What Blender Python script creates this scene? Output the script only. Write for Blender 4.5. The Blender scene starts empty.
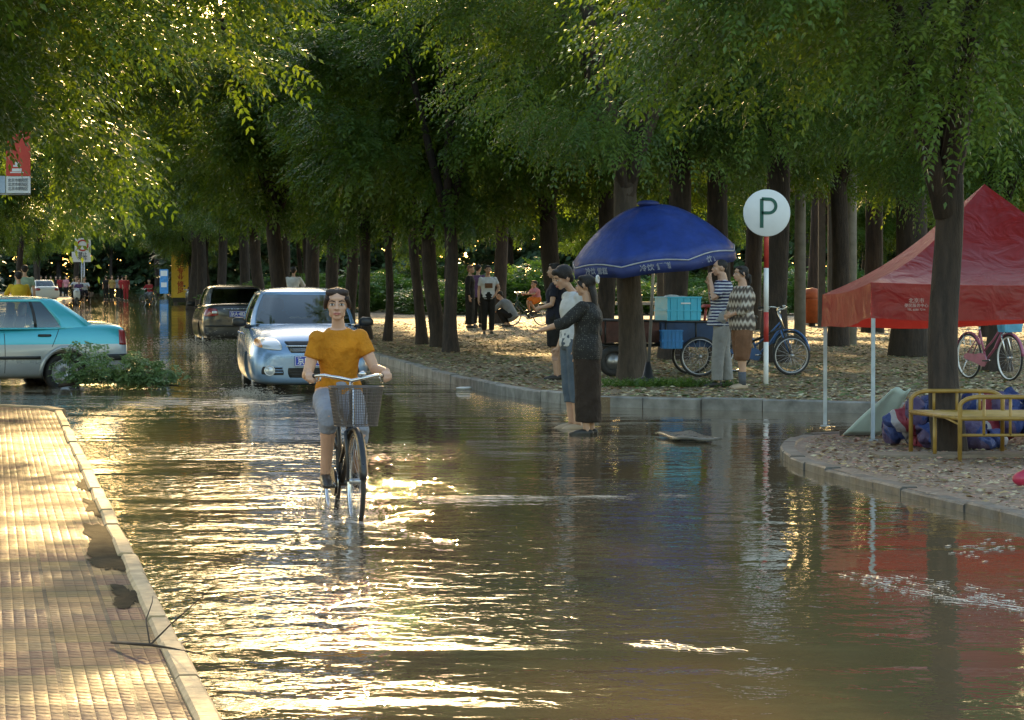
import bpy, bmesh, math, random
import numpy as np
from mathutils import Vector, Matrix, Quaternion
from mathutils.bvhtree import BVHTree
from mathutils.noise import noise as pnoise
PI = math.pi
R = math.radians
V = Vector
C = bpy.context.scene.collection
SC = bpy.context.scene

# ------------------------------------------------------------------ camera
F = 3000.0                       # focal length in pixels of the 1024 px wide frame
PITCH = math.atan(83.0 / F)
CAM_H = 1.6
cd = bpy.data.cameras.new('camera')
cam = bpy.data.objects.new('camera', cd)
C.objects.link(cam)
cd.sensor_width = 36.0
cd.lens = 36.0 * F / 1024.0
cd.clip_start = 0.1
cd.clip_end = 5000
cam.location = (0, 0, CAM_H)
cam.rotation_euler = (PI / 2 - PITCH, 0, 0)
SC.camera = cam

# ------------------------------------------------------------------ sky, sun, exposure
SUN_EL, SUN_AZ = 14.8, -2.0      # degrees; azimuth measured from +Y towards +X
w = bpy.data.worlds.new('World')
SC.world = w
w.use_nodes = True
nt = w.node_tree
bg = nt.nodes['Background']
sky = nt.nodes.new('ShaderNodeTexSky')
sky.sky_type = 'NISHITA'
sky.sun_disc = False
sky.sun_elevation = R(SUN_EL - 2)
sky.sun_rotation = R(SUN_AZ)
sky.air_density = 1.3
sky.dust_density = 1.8
nt.links.new(sky.outputs[0], bg.inputs[0])
bg.inputs[1].default_value = 0.15
ld = bpy.data.lights.new('sun', 'SUN')
ld.energy = 3.1
ld.angle = R(0.6)
ld.color = (1.0, 0.66, 0.27)
sun = bpy.data.objects.new('sun', ld)
C.objects.link(sun)
sd = V((math.sin(R(SUN_AZ)) * math.cos(R(SUN_EL)), math.cos(R(SUN_AZ)) * math.cos(R(SUN_EL)), math.sin(R(SUN_EL))))
sun.rotation_euler = sd.to_track_quat('Z', 'Y').to_euler()
sun.location = (0, 60, 30)
SC.view_settings.view_transform = 'Standard'
SC.view_settings.look = 'None'
SC.view_settings.gamma = 1
SC.view_settings.exposure = 1.88
SC.cycles.use_denoising = True
SC.cycles.max_bounces = 7
SC.cycles.transparent_max_bounces = 12
SC.cycles.sample_clamp_indirect = 6
SC.cycles.sample_clamp_direct = 0

# ------------------------------------------------------------------ picture point -> place
cp, sp_ = math.cos(PITCH), math.sin(PITCH)
def ray(px, py):
    a = (px - 512.0) / F
    b = (360.0 - py) / F
    return V((a, cp + b * sp_, -sp_ + b * cp))
def g(px, py, z=0.0):
    r = ray(px, py)
    t = (z - CAM_H) / r.z
    return V((r.x * t, r.y * t, z))
def at(px, py, Y):
    r = ray(px, py)
    t = Y / r.y
    return V((r.x * t, Y, CAM_H + r.z * t))

# ------------------------------------------------------------------ materials
def nodes(m):
    m.use_nodes = True
    return m.node_tree, m.node_tree.nodes['Principled BSDF']
def mth(t, op, a, b=None, c=None):
    n = t.nodes.new('ShaderNodeMath'); n.operation = op
    for i, v in enumerate((a, b, c)):
        if v is None: continue
        if isinstance(v, (int, float)): n.inputs[i].default_value = v
        else: t.links.new(v, n.inputs[i])
    return n.outputs[0]
def coords(t, scale=(1, 1, 1), rot=(0, 0, 0), kind='Object', loc=(0, 0, 0)):
    c = t.nodes.new('ShaderNodeTexCoord'); m = t.nodes.new('ShaderNodeMapping')
    m.inputs['Scale'].default_value = scale; m.inputs['Rotation'].default_value = rot
    m.inputs['Location'].default_value = loc
    t.links.new(c.outputs[kind], m.inputs['Vector'])
    return m.outputs[0]
def noise(t, vec, scale, detail=3, rough=.55, dist=0):
    n = t.nodes.new('ShaderNodeTexNoise')
    n.inputs['Scale'].default_value = scale; n.inputs['Detail'].default_value = detail
    n.inputs['Roughness'].default_value = rough; n.inputs['Distortion'].default_value = dist
    t.links.new(vec, n.inputs['Vector'])
    return n.outputs['Fac']
def ramp(t, fac, stops, interp='LINEAR'):
    n = t.nodes.new('ShaderNodeValToRGB'); n.color_ramp.interpolation = interp
    el = n.color_ramp.elements
    while len(el) < len(stops): el.new(0.5)
    for e, (p, c) in zip(el, stops):
        e.position = p; e.color = (c[0], c[1], c[2], 1) if not isinstance(c, (int, float)) else (c, c, c, 1)
    t.links.new(fac, n.inputs[0])
    return n.outputs[0]
def mix(t, fac, a, b, blend='MIX'):
    n = t.nodes.new('ShaderNodeMix'); n.data_type = 'RGBA'; n.blend_type = blend
    for s, v in ((0, fac), (6, a), (7, b)):
        if isinstance(v, (int, float)) and s == 0: n.inputs[0].default_value = v
        elif isinstance(v, (tuple, list)): n.inputs[s].default_value = (v[0], v[1], v[2], 1)
        else: t.links.new(v, n.inputs[s])
    return n.outputs[2]
def bump(t, b, h, dist=0.01, strength=1.0, normal=None):
    n = t.nodes.new('ShaderNodeBump'); n.inputs['Distance'].default_value = dist
    n.inputs['Strength'].default_value = strength
    t.links.new(h, n.inputs['Height'])
    t.links.new(n.outputs[0], b.inputs['Normal'])
    return n.outputs[0]
MATS = {}
def mat(name, col, rough=.6, metal=0.0, var=.25, vs=6.0, bp=0.0, bs=40.0, coat=0.0, spec=.5, col2=None, sheen=0.0):
    if name in MATS: return MATS[name]
    m = bpy.data.materials.new(name); t, b = nodes(m)
    v = coords(t)
    f = noise(t, v, vs, 5)
    c2 = col2 or tuple(x * (1 - var) for x in col)
    c1 = col if col2 else tuple(min(1, x * (1 + var * .5)) for x in col)
    t.links.new(ramp(t, f, [(.3, c2), (.68, c1)]), b.inputs['Base Color'])
    t.links.new(ramp(t, noise(t, v, vs * 2.3, 3), [(.3, max(0, rough - .08)), (.7, min(1, rough + .08))]), b.inputs['Roughness'])
    b.inputs['Metallic'].default_value = metal
    b.inputs['Specular IOR Level'].default_value = spec
    if coat: b.inputs['Coat Weight'].default_value = coat; b.inputs['Coat Roughness'].default_value = .04
    if sheen: b.inputs['Sheen Weight'].default_value = sheen
    if bp: bump(t, b, noise(t, v, bs, 4), bp)
    MATS[name] = m
    return m

# ------------------------------------------------------------------ mesh building
class MB:
    def __init__(s): s.v = []; s.f = []; s.m = []; s.s = []
    def add(s, vs, fs, mi=0, smooth=True, M=None):
        o = len(s.v)
        for p in vs:
            s.v.append(tuple(M @ V(p)) if M is not None else tuple(p))
        for f in fs:
            s.f.append(tuple(i + o for i in f)); s.m.append(mi); s.s.append(smooth)
        return s
    def box(s, c, size, M=None, mi=0, rz=0, smooth=False):
        hx, hy, hz = size[0] / 2, size[1] / 2, size[2] / 2
        vs = [V((x, y, z)) for x in (-hx, hx) for y in (-hy, hy) for z in (-hz, hz)]
        if rz: vs = [Matrix.Rotation(rz, 3, 'Z') @ p for p in vs]
        vs = [p + V(c) for p in vs]
        return s.add(vs, [(0, 1, 3, 2), (4, 6, 7, 5), (0, 4, 5, 1), (2, 3, 7, 6), (0, 2, 6, 4), (1, 5, 7, 3)], mi, smooth, M)
    def tube(s, pts, rad, n=10, mi=0, M=None, cap=True, ell=None, side=None):
        pts = [V(p) for p in pts]
        if not isinstance(rad, (list, tuple)): rad = [rad] * len(pts)
        rings = []
        T = []
        for i in range(len(pts)):
            a = pts[max(0, i - 1)]; b = pts[min(len(pts) - 1, i + 1)]
            d = (b - a)
            T.append(d.normalized() if d.length > 1e-9 else V((0, 0, 1)))
        ref = V(side) if side is not None else (V((0, 0, 1)) if abs(T[0].z) < .9 else V((1, 0, 0)))
        u = (ref - T[0] * ref.dot(T[0])).normalized()
        vs = []
        for i, p in enumerate(pts):
            u = u - T[i] * u.dot(T[i])
            u = u.normalized() if u.length > 1e-6 else T[i].orthogonal().normalized()
            wv = T[i].cross(u)
            e = ell if ell is not None else 1.0
            if isinstance(e, (list, tuple)): e = e[i]
            for k in range(n):
                a = 2 * PI * k / n
                vs.append(p + u * math.cos(a) * rad[i] + wv * math.sin(a) * rad[i] * e)
        fs = []
        for i in range(len(pts) - 1):
            for k in range(n):
                k2 = (k + 1) % n
                fs.append((i * n + k, i * n + k2, (i + 1) * n + k2, (i + 1) * n + k))
        if cap:
            fs.append(tuple(range(n - 1, -1, -1))); fs.append(tuple((len(pts) - 1) * n + k for k in range(n)))
        return s.add(vs, fs, mi, True, M)
    def loft(s, rings, mi=0, M=None, cap=True, closed=True, smooth=True):
        n = len(rings[0]); vs = [p for r in rings for p in r]; fs = []
        for i in range(len(rings) - 1):
            for k in range(n if closed else n - 1):
                k2 = (k + 1) % n
                fs.append((i * n + k, i * n + k2, (i + 1) * n + k2, (i + 1) * n + k))
        if cap:
            fs.append(tuple(range(n - 1, -1, -1))); fs.append(tuple((len(rings) - 1) * n + k for k in range(n)))
        return s.add(vs, fs, mi, smooth, M)
    def ball(s, c, r, M=None, mi=0, n=12, m=8):
        if isinstance(r, (int, float)): r = (r, r, r)
        vs = [V((0, 0, -1))]
        for j in range(1, m):
            a = -PI / 2 + PI * j / m
            for k in range(n):
                b = 2 * PI * k / n
                vs.append(V((math.cos(a) * math.cos(b), math.cos(a) * math.sin(b), math.sin(a))))
        vs.append(V((0, 0, 1)))
        fs = [(0, 1 + (k + 1) % n, 1 + k) for k in range(n)]
        for j in range(m - 2):
            for k in range(n):
                k2 = (k + 1) % n
                fs.append((1 + j * n + k, 1 + j * n + k2, 1 + (j + 1) * n + k2, 1 + (j + 1) * n + k))
        L = len(vs) - 1
        fs += [(L, 1 + (m - 2) * n + k, 1 + (m - 2) * n + (k + 1) % n) for k in range(n)]
        vs = [V((p.x * r[0], p.y * r[1], p.z * r[2])) for p in vs]
        if M is not None: vs = [M @ (p + V(c)) for p in vs]
        else: vs = [p + V(c) for p in vs]
        return s.add(vs, fs, mi)
    def lathe(s, prof, n=32, M=None, mi=0, axis='X', closed=False):
        vs = []
        for (r, h) in prof:
            for k in range(n):
                a = 2 * PI * k / n
                if axis == 'X': vs.append((h, r * math.cos(a), r * math.sin(a)))
                else: vs.append((r * math.cos(a), r * math.sin(a), h))
        fs = []
        P = len(prof)
        for i in range(P if closed else P - 1):
            j = (i + 1) % P
            for k in range(n):
                k2 = (k + 1) % n
                fs.append((i * n + k, i * n + k2, j * n + k2, j * n + k))
        return s.add(vs, fs, mi, True, M)
    def mesh(s, name, mats):
        me = bpy.data.meshes.new(name)
        me.from_pydata([tuple(p) for p in s.v], [], s.f)
        me.polygons.foreach_set('use_smooth', s.s)
        me.polygons.foreach_set('material_index', s.m)
        for m in (mats if isinstance(mats, (list, tuple)) else [mats]): me.materials.append(m)
        me.update()
        return me
    def build(s, name, mats, parent=None, loc=None, rz=0):
        o = bpy.data.objects.new(name, s.mesh(name, mats)); C.objects.link(o)
        if parent is not None: o.parent = parent
        if loc is not None: o.location = loc
        if rz: o.rotation_euler.z = rz
        return o
def modded(mb, mods, name='m'):
    """apply modifiers to a mesh builder, give back a mesh"""
    me = mb.mesh(name, []) if isinstance(mb, MB) else mb
    o = bpy.data.objects.new(name, me); C.objects.link(o)
    extra = []
    for typ, kw in mods:
        md = o.modifiers.new(typ, typ)
        for k, v in kw.items(): setattr(md, k, v)
    dg = bpy.context.evaluated_depsgraph_get()
    out = bpy.data.meshes.new_from_object(o.evaluated_get(dg))
    bpy.data.objects.remove(o)
    bpy.data.meshes.remove(me)
    return out
def fused(mb, name, mats, parent, voxel=.01, smooth=3, fac=.5, wr=0):
    me = modded(mb, [('REMESH', dict(mode='VOXEL', voxel_size=voxel, use_smooth_shade=True)), ('SMOOTH', dict(iterations=smooth, factor=fac))], name)
    if wr:
        sd_ = len(me.vertices) * .013
        nn = [v.normal.copy() for v in me.vertices]
        for v, n in zip(me.vertices, nn):
            c = v.co; a = pnoise(V((c.x * 9 + c.z * 3 + sd_, c.y * 9, c.z * 7))); b = 1 - abs(pnoise(V((c.x * 13 - c.z * 9, c.y * 13 + sd_, c.z * 11 + c.x * 6)))) * 2
            v.co = c + n * (a * wr + b * wr * .6)
    me.materials.clear()
    for m in (mats if isinstance(mats, (list, tuple)) else [mats]): me.materials.append(m)
    for p in me.polygons: p.use_smooth = True
    o = bpy.data.objects.new(name, me); C.objects.link(o); o.parent = parent
    return o
def tag(o, label=None, cat=None, group=None, kind=None):
    if label: o['label'] = label
    if cat: o['category'] = cat
    if group: o['group'] = group
    if kind: o['kind'] = kind
    return o
def thing(name, label, cat, loc=(0, 0, 0), rz=0, group=None, scale=None):
    o = bpy.data.objects.new(name, None); C.objects.link(o)
    o.location = loc; o.rotation_euler = (0, 0, rz); o.empty_display_size = .1
    if scale: o.scale = (scale,) * 3
    return tag(o, label, cat, group)
def copy_tree(o, parent=None):
    c = o.copy(); C.objects.link(c); c.parent = parent
    for ch in [x for x in C.objects if x.parent == o]: copy_tree(ch, c)
    return c
def poly_slab(name, pts, z0, z1, mats, kind='structure'):
    mb = MB(); n = len(pts)
    vs = [(p[0], p[1], z1) for p in pts] + [(p[0], p[1], z0) for p in pts]
    mb.add(vs, [tuple(range(n))] + [(i, i + n, (i + 1) % n + n, (i + 1) % n) for i in range(n)], 0, False)
    o = mb.build(name, mats)
    bm = bmesh.new(); bm.from_mesh(o.data); bmesh.ops.recalc_face_normals(bm, faces=bm.faces)
    bmesh.ops.triangulate(bm, faces=[f for f in bm.faces if len(f.verts) > 4]); bm.to_mesh(o.data); bm.free()
    return tag(o, kind=kind)
def text(s, size, mt, parent, loc, rot=(PI / 2, 0, 0), name='lettering', ext=.002, sx=1.0, bold=0.0, align='CENTER', spacing=1.0):
    cu = bpy.data.curves.new(name, 'FONT'); cu.body = s; cu.size = size; cu.extrude = ext
    cu.align_x = align; cu.align_y = 'CENTER'; cu.offset = bold; cu.space_line = spacing
    o = bpy.data.objects.new(name, cu); C.objects.link(o)
    dg = bpy.context.evaluated_depsgraph_get()
    me = bpy.data.meshes.new_from_object(o.evaluated_get(dg))
    bpy.data.objects.remove(o)
    me.materials.clear(); me.materials.append(mt)
    o = bpy.data.objects.new(name, me); C.objects.link(o); o.parent = parent
    o.location = loc; o.rotation_euler = rot; o.scale = (sx, 1, 1)
    return o
# ================================================================== setting
rnd = random.Random(7)
# --- ground sheet (asphalt under the flood water, out to the horizon)
def m_asphalt():
    return mat('asphalt', (.055, .05, .045), .8, bp=.003, bs=60)
mb = MB(); mb.add([(-2500, -500, -.12), (2500, -500, -.12), (2500, 4000, -.12), (-2500, 4000, -.12)], [(0, 1, 2, 3)], 0, False)
tag(mb.build('ground', m_asphalt()), kind='structure')

# --- flood water with real waves in front of the camera
def m_water():
    m = bpy.data.materials.new('flood_water'); t, b = nodes(m)
    v = coords(t)
    big = noise(t, coords(t, (.10, .42, 1), loc=(3.7, 1.3, 0)), 1.0, 3, .6)
    b.inputs['Base Color'].default_value = (.075, .062, .04, 1)
    t.links.new(ramp(t, noise(t, v, .5, 3), [(.35, (.17, .115, .058)), (.7, (.12, .095, .052))]), b.inputs['Base Color'])
    b.inputs['Roughness'].default_value = .015
    b.inputs['IOR'].default_value = 1.36
    b.inputs['Specular IOR Level'].default_value = .6
    n1 = noise(t, coords(t, (1, .8, 1), (0, 0, R(12))), 5.5, 2, .5, .6)
    n2 = noise(t, v, 15, 2, .5, .3)
    n3 = noise(t, coords(t, loc=(7, 3, 0)), 1.4, 2, .5, .4)
    # rougher on the left where wheels have gone through, calmer on the right
    sx = t.nodes.new('ShaderNodeSeparateXYZ'); t.links.new(coords(t), sx.inputs[0])
    side = t.nodes.new('ShaderNodeMapRange'); side.inputs[1].default_value = 1.6; side.inputs[2].default_value = -1.0
    side.inputs[3].default_value = .32; side.inputs[4].default_value = 1.5
    t.links.new(sx.outputs[0], side.inputs[0])
    amp = mth(t, 'MULTIPLY', side.outputs[0], ramp(t, big, [(.40, .30), (.50, .8), (.62, 1.15)]))
    h = mth(t, 'ADD', mth(t, 'MULTIPLY', n1, .0135), mth(t, 'ADD', mth(t, 'MULTIPLY', n2, .0038), mth(t, 'MULTIPLY', n3, .016)))
    dst = t.nodes.new('ShaderNodeMapRange'); dst.inputs[1].default_value = 30; dst.inputs[2].default_value = 70; dst.inputs[3].default_value = 1.0; dst.inputs[4].default_value = .35
    t.links.new(sx.outputs[1], dst.inputs[0])
    h = mth(t, 'MULTIPLY', mth(t, 'MULTIPLY', h, amp), dst.outputs[0])
    bump(t, b, h, 1.0)
    return m
MWATER = m_water()
mb = MB(); mb.add([(-140, 1, 0), (140, 1, 0), (140, 420, 0), (-140, 420, 0)], [(0, 1, 2, 3)], 0, False)
tag(mb.build('flood_water', MWATER), kind='structure')

# --- dirt under the park trees
def m_dirt(name='park_dirt', a=(.26, .19, .11), b_=(.095, .068, .042), c=(.17, .10, .055)):
    m = bpy.data.materials.new(name); t, b = nodes(m); v = coords(t)
    f = noise(t, v, .7, 6, .65); f2 = noise(t, v, 9, 4, .7); f3 = noise(t, v, 40, 2, .7)
    col = mix(t, f, b_, a); col = mix(t, ramp(t, f2, [(.45, 0.0), (.62, .6)]), col, c)
    col = mix(t, ramp(t, f3, [(.55, 0.0), (.7, .6)]), col, (.32, .27, .17))
    col = mix(t, ramp(t, noise(t, coords(t, loc=(4, 9, 0)), .35, 4, .6), [(.48, 0.0), (.6, .6)]), col, (.06, .07, .03))
    t.links.new(col, b.inputs['Base Color'])
    b.inputs['Roughness'].default_value = .85
    h = mth(t, 'ADD', mth(t, 'MULTIPLY', f2, .010), mth(t, 'ADD', mth(t, 'MULTIPLY', f3, .005), mth(t, 'MULTIPLY', f, .03)))
    bump(t, b, h, 1.0)
    return m
MDIRT = m_dirt()
KZ = .12
IZ = .06
K1 = [g(1300, 408, KZ), g(1024, 406, KZ), g(870, 403, KZ), g(720, 400, KZ), g(600, 397, KZ), g(560, 394, KZ), g(520, 389, KZ), g(485, 383, KZ), g(450, 375, KZ), g(420, 367, KZ),
      g(385, 357, KZ), V((-4.2, 69, KZ)), V((-6.4, 90, KZ)), V((-12.6, 143, KZ)), V((-22, 211, KZ)), V((-42, 345, KZ))]
poly_slab('park_ground', K1 + [V((-42, 700, KZ)), V((300, 700, KZ)), V((300, 40, KZ))], -.12, KZ, MDIRT)
# left far side of the road
K2 = [V((-60, 78, KZ)), V((-22, 78, KZ)), V((-17.5, 84, KZ)), V((-19, 110, KZ)), V((-31, 211, KZ)), V((-52, 345, KZ))]
poly_slab('far_verge', K2 + [V((-52, 700, KZ)), V((-300, 700, KZ)), V((-300, 78, KZ))], -.12, KZ, MDIRT)
poly_slab('far_road_rise', [V((-60, 380, 0)), V((-30, 380, 0)), V((-30, 700, 0)), V((-60, 700, 0))], -.12, .06, m_asphalt())
# island with the tent
K3 = [g(x, y, IZ) for x, y in ((1500, 632), (1250, 572), (1120, 541), (1024, 516), (940, 496), (870, 479), (830, 468), (800, 460), (788, 452), (785, 445), (792, 439), (810, 434), (860, 432))]
def m_gravel():
    m = bpy.data.materials.new('littered_gravel'); t, b = nodes(m); v = coords(t)
    vo = t.nodes.new('ShaderNodeTexVoronoi'); vo.inputs['Scale'].default_value = 26; t.links.new(v, vo.inputs[0])
    bw = t.nodes.new('ShaderNodeRGBToBW'); t.links.new(vo.outputs['Color'], bw.inputs[0])
    col = ramp(t, bw.outputs[0], [(.2, (.13, .10, .075)), (.5, (.24, .19, .14)), (.75, (.20, .105, .075)), (.95, (.45, .40, .31))])
    col = mix(t, ramp(t, noise(t, v, 1.2, 4), [(.35, .55), (.65, 0.0)]), col, (.13, .10, .075))
    t.links.new(col, b.inputs['Base Color']); b.inputs['Roughness'].default_value = .7
    h = mth(t, 'ADD', mth(t, 'MULTIPLY', bw.outputs[0], .012), mth(t, 'MULTIPLY', noise(t, v, 3, 4), .03))
    bump(t, b, h, 1.0)
    return m
MGRAVEL = m_gravel()
poly_slab('island_ground', K3 + [g(1100, 432, IZ), g(1500, 432, IZ)], -.12, IZ, MGRAVEL)

# --- near left pavement of ribbed tiles
PAVE_ANG = math.atan2(4.01, 23.0)     # kerb line turned from +Y towards -X
def m_tiles():
    m = bpy.data.materials.new('ribbed_paving_tiles'); t, b = nodes(m)
    v = coords(t, rot=(0, 0, -PAVE_ANG))
    vm = t.nodes.new('ShaderNodeVectorMath'); vm.operation = 'SCALE'; vm.inputs[3].default_value = 4.0
    t.links.new(v, vm.inputs[0])
    fl = t.nodes.new('ShaderNodeVectorMath'); fl.operation = 'FLOOR'; t.links.new(vm.outputs[0], fl.inputs[0])
    fr = t.nodes.new('ShaderNodeVectorMath'); fr.operation = 'FRACTION'; t.links.new(vm.outputs[0], fr.inputs[0])
    wn = t.nodes.new('ShaderNodeTexWhiteNoise'); wn.noise_dimensions = '3D'; t.links.new(fl.outputs[0], wn.inputs[0])
    s = t.nodes.new('ShaderNodeSeparateXYZ'); t.links.new(fr.outputs[0], s.inputs[0])
    sf = t.nodes.new('ShaderNodeSeparateXYZ'); t.links.new(fl.outputs[0], sf.inputs[0])
    # rows of reddish purple and rows of yellow green tiles
    rowv = mth(t, 'ADD', mth(t, 'MULTIPLY', mth(t, 'SINE', mth(t, 'MULTIPLY', sf.outputs[1], 1.05)), .5), mth(t, 'MULTIPLY', wn.outputs[0], .9))
    base = ramp(t, rowv, [(.05, (.10, .045, .038)), (.35, (.155, .083, .046)), (.75, (.15, .11, .042)), (1.0, (.22, .135, .06))])
    dirt = noise(t, v, 2.2, 5, .7)
    base = mix(t, ramp(t, dirt, [(.4, 0.0), (.7, .65)]), base, (.13, .105, .07))
    ex = mth(t, 'ABSOLUTE', mth(t, 'SUBTRACT', s.outputs[0], .5)); ey = mth(t, 'ABSOLUTE', mth(t, 'SUBTRACT', s.outputs[1], .5))
    joint = mth(t, 'GREATER_THAN', mth(t, 'MAXIMUM', ex, ey), .462)
    base = mix(t, joint, base, (.05, .042, .03))
    t.links.new(base, b.inputs['Base Color'])
    # ribs: 5 x 3 raised blocks per tile
    bx = mth(t, 'ABSOLUTE', mth(t, 'SINE', mth(t, 'MULTIPLY', s.outputs[0], PI * 5)))
    by = mth(t, 'ABSOLUTE', mth(t, 'SINE', mth(t, 'MULTIPLY', s.outputs[1], PI * 3)))
    blk = mth(t, 'MINIMUM', mth(t, 'POWER', bx, .5), mth(t, 'POWER', by, .5))
    h = mth(t, 'MULTIPLY', blk, .0065)
    h = mth(t, 'MULTIPLY', h, mth(t, 'SUBTRACT', 1.0, joint))
    h = mth(t, 'ADD', h, mth(t, 'MULTIPLY', wn.outputs[0], .014))
    h = mth(t, 'ADD', h, mth(t, 'MULTIPLY', noise(t, v, 3.0, 4), .045))
    h = mth(t, 'ADD', h, mth(t, 'MULTIPLY', noise(t, v, 60, 2), .002))
    bump(t, b, h, 1.0)
    wet = ramp(t, noise(t, v, 1.1, 4), [(.4, .55), (.62, .85)])
    t.links.new(wet, b.inputs['Roughness'])
    b.inputs['Specular IOR Level'].default_value = .15
    return m
kd = V((-math.sin(PAVE_ANG), math.cos(PAVE_ANG), 0))
kn = V((-math.cos(PAVE_ANG), -math.sin(PAVE_ANG), 0))    # towards the pavement
P0 = g(215, 720, KZ); P1 = g(62, 411.5, KZ)
L_ = (P1 - P0).length
Pn = P0 - kd * 12
# worn kerb edge: pavement stops behind the kerb stones
e0 = Pn + kn * .09; e1 = P1 + kn * .09
poly_slab('pavement', [e0, e1, g(52, 408.5, KZ), g(-10, 405, KZ), g(-160, 404, KZ), g(-420, 404, KZ), V((-40, -2, KZ)), V((Pn.x - 1, Pn.y - 1, KZ))], -.12, KZ, m_tiles())
MKERB = mat('kerb_stone', (.40, .29, .16), .75, var=.35, vs=7, bp=.004, bs=35)
MKERB2 = mat('grey_kerb_stone', (.25, .245, .23), .7, var=.55, vs=4, bp=.004, bs=35)
def kerb(name, pts, mt, width=.14, seg=.9, inward=None, top=KZ + .02, gap=.012, seed=1, outset=.05):
    """a line of separate stones in one structure mesh following pts"""
    r = random.Random(seed); mb = MB()
    P = [V((p[0], p[1], 0)) for p in pts]
    # resample
    out = [P[0]]; acc = 0; i = 0
    cum = [0]
    for a, b in zip(P, P[1:]): cum.append(cum[-1] + (b - a).length)
    def atd(d):
        for k in range(len(P) - 1):
            if d <= cum[k + 1] or k == len(P) - 2:
                f = (d - cum[k]) / max(1e-6, cum[k + 1] - cum[k]); return P[k].lerp(P[k + 1], f)
    d = 0
    while d < cum[-1] - .05:
        l = min(seg * r.uniform(.97, 1.03), cum[-1] - d)
        a, b = atd(d + gap / 2), atd(d + l - gap / 2)
        t = (b - a).normalized(); n = V((-t.y, t.x, 0)) * (inward or 1)
        zt = top + r.uniform(-.012, .010); rr = r.uniform(-.008, .008)
        a = a + n * rr; b = b + n * r.uniform(-.008, .008)
        ch = .014
        vs = []
        for p, ee in ((a, 0), (b, 0)):
            for (o, z) in ((0, -.11), (0, zt - ch), (ch, zt), (width - ch, zt), (width, zt - ch), (width, -.11)):
                q = p + n * (o - outset); vs.append((q.x, q.y, z))
        fs = [(k, k + 1, k + 7, k + 6) for k in range(5)] + [(5, 4, 3, 2, 1, 0), (6, 7, 8, 9, 10, 11)]
        mb.add(vs, fs, 0, False)
        d += l
    return tag(mb.build(name, mt), kind='structure')
kerb('pavement_kerb', [Pn, P1 + kd * .02], MKERB, .09, 1.0, 1, outset=0)
kerb('pavement_end_kerb', [P1 + kd * .03 , g(52, 408.5, KZ), g(-10, 405, KZ), g(-160, 404, KZ)], MKERB, .14, .9, 1)
kerb('park_kerb', K1[1:14], MKERB2, .14, .8, -1, seed=3)
kerb('island_kerb', K3, mat('dark_kerb_stone', (.11, .105, .095), .6, var=.6, vs=4, bp=.006, bs=20), .14, .75, -1, seed=5, top=IZ + .006)
kerb('far_kerb', K2[1:], MKERB2, .16, 1.2, 1, seed=6)

# --- litter of leaves and twigs (nobody could count it)
def litter(name, n, area, z, mts, seed, size=(.02, .06)):
    r = random.Random(seed); mb = MB()
    k = 0
    while k < n:
        p = area(r)
        if p is None: continue
        a = r.uniform(0, 2 * PI); s = r.uniform(*size); wd = s * r.uniform(.3, .7); t = r.uniform(-.25, .25) * s
        u = V((math.cos(a), math.sin(a), 0)) * s; q = V((-math.sin(a), math.cos(a), 0)) * wd
        c = V((p[0], p[1], z + .004 + r.uniform(0, .012)))
        mb.add([c - u, c - q * .8 + V((0, 0, t)), c + u + V((0, 0, abs(t) * .8)), c + q * .8 + V((0, 0, r.uniform(0, .4) * s))], [(0, 1, 2, 3)], r.randrange(len(mts)), False)
        k += 1
    return tag(mb.build(name, mts), kind='stuff')
ML = [mat('dry_leaf', (.42, .30, .14), .6), mat('brown_leaf', (.20, .11, .05), .6), mat('pale_leaf', (.50, .44, .28), .6), mat('green_leaf_litter', (.12, .18, .05), .5)]
def in_poly(P, x, y):
    c = False; n = len(P); j = n - 1
    for i in range(n):
        if ((P[i].y > y) != (P[j].y > y)) and x < (P[j].x - P[i].x) * (y - P[i].y) / (P[j].y - P[i].y) + P[i].x: c = not c
        j = i
    return c
PARKP = K1 + [V((-42, 700, KZ)), V((300, 700, KZ)), V((300, 40, KZ))]
def ar_park(r):
    y = 34 + 66 * r.random() ** 1.5; x = r.uniform(-.12, .2) * y
    return (x, y) if in_poly(PARKP, x - .1, y - .3) else None
litter('leaf_litter', 42000, ar_park, KZ, ML, 11, (.018, .055))
ISL = K3 + [g(1100, 432, IZ), g(1500, 432, IZ)]
def ar_isl(r):
    y = r.uniform(17, 29); x = r.uniform(2, 6)
    return (x, y) if in_poly(ISL, x - .15, y + .15) and in_poly(ISL, x, y - .2) else None
litter('island_leaf_litter', 9000, ar_isl, IZ, [ML[0], ML[1], ML[2], mat('pink_petal', (.38, .20, .16), .6)], 12, (.012, .035))

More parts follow.
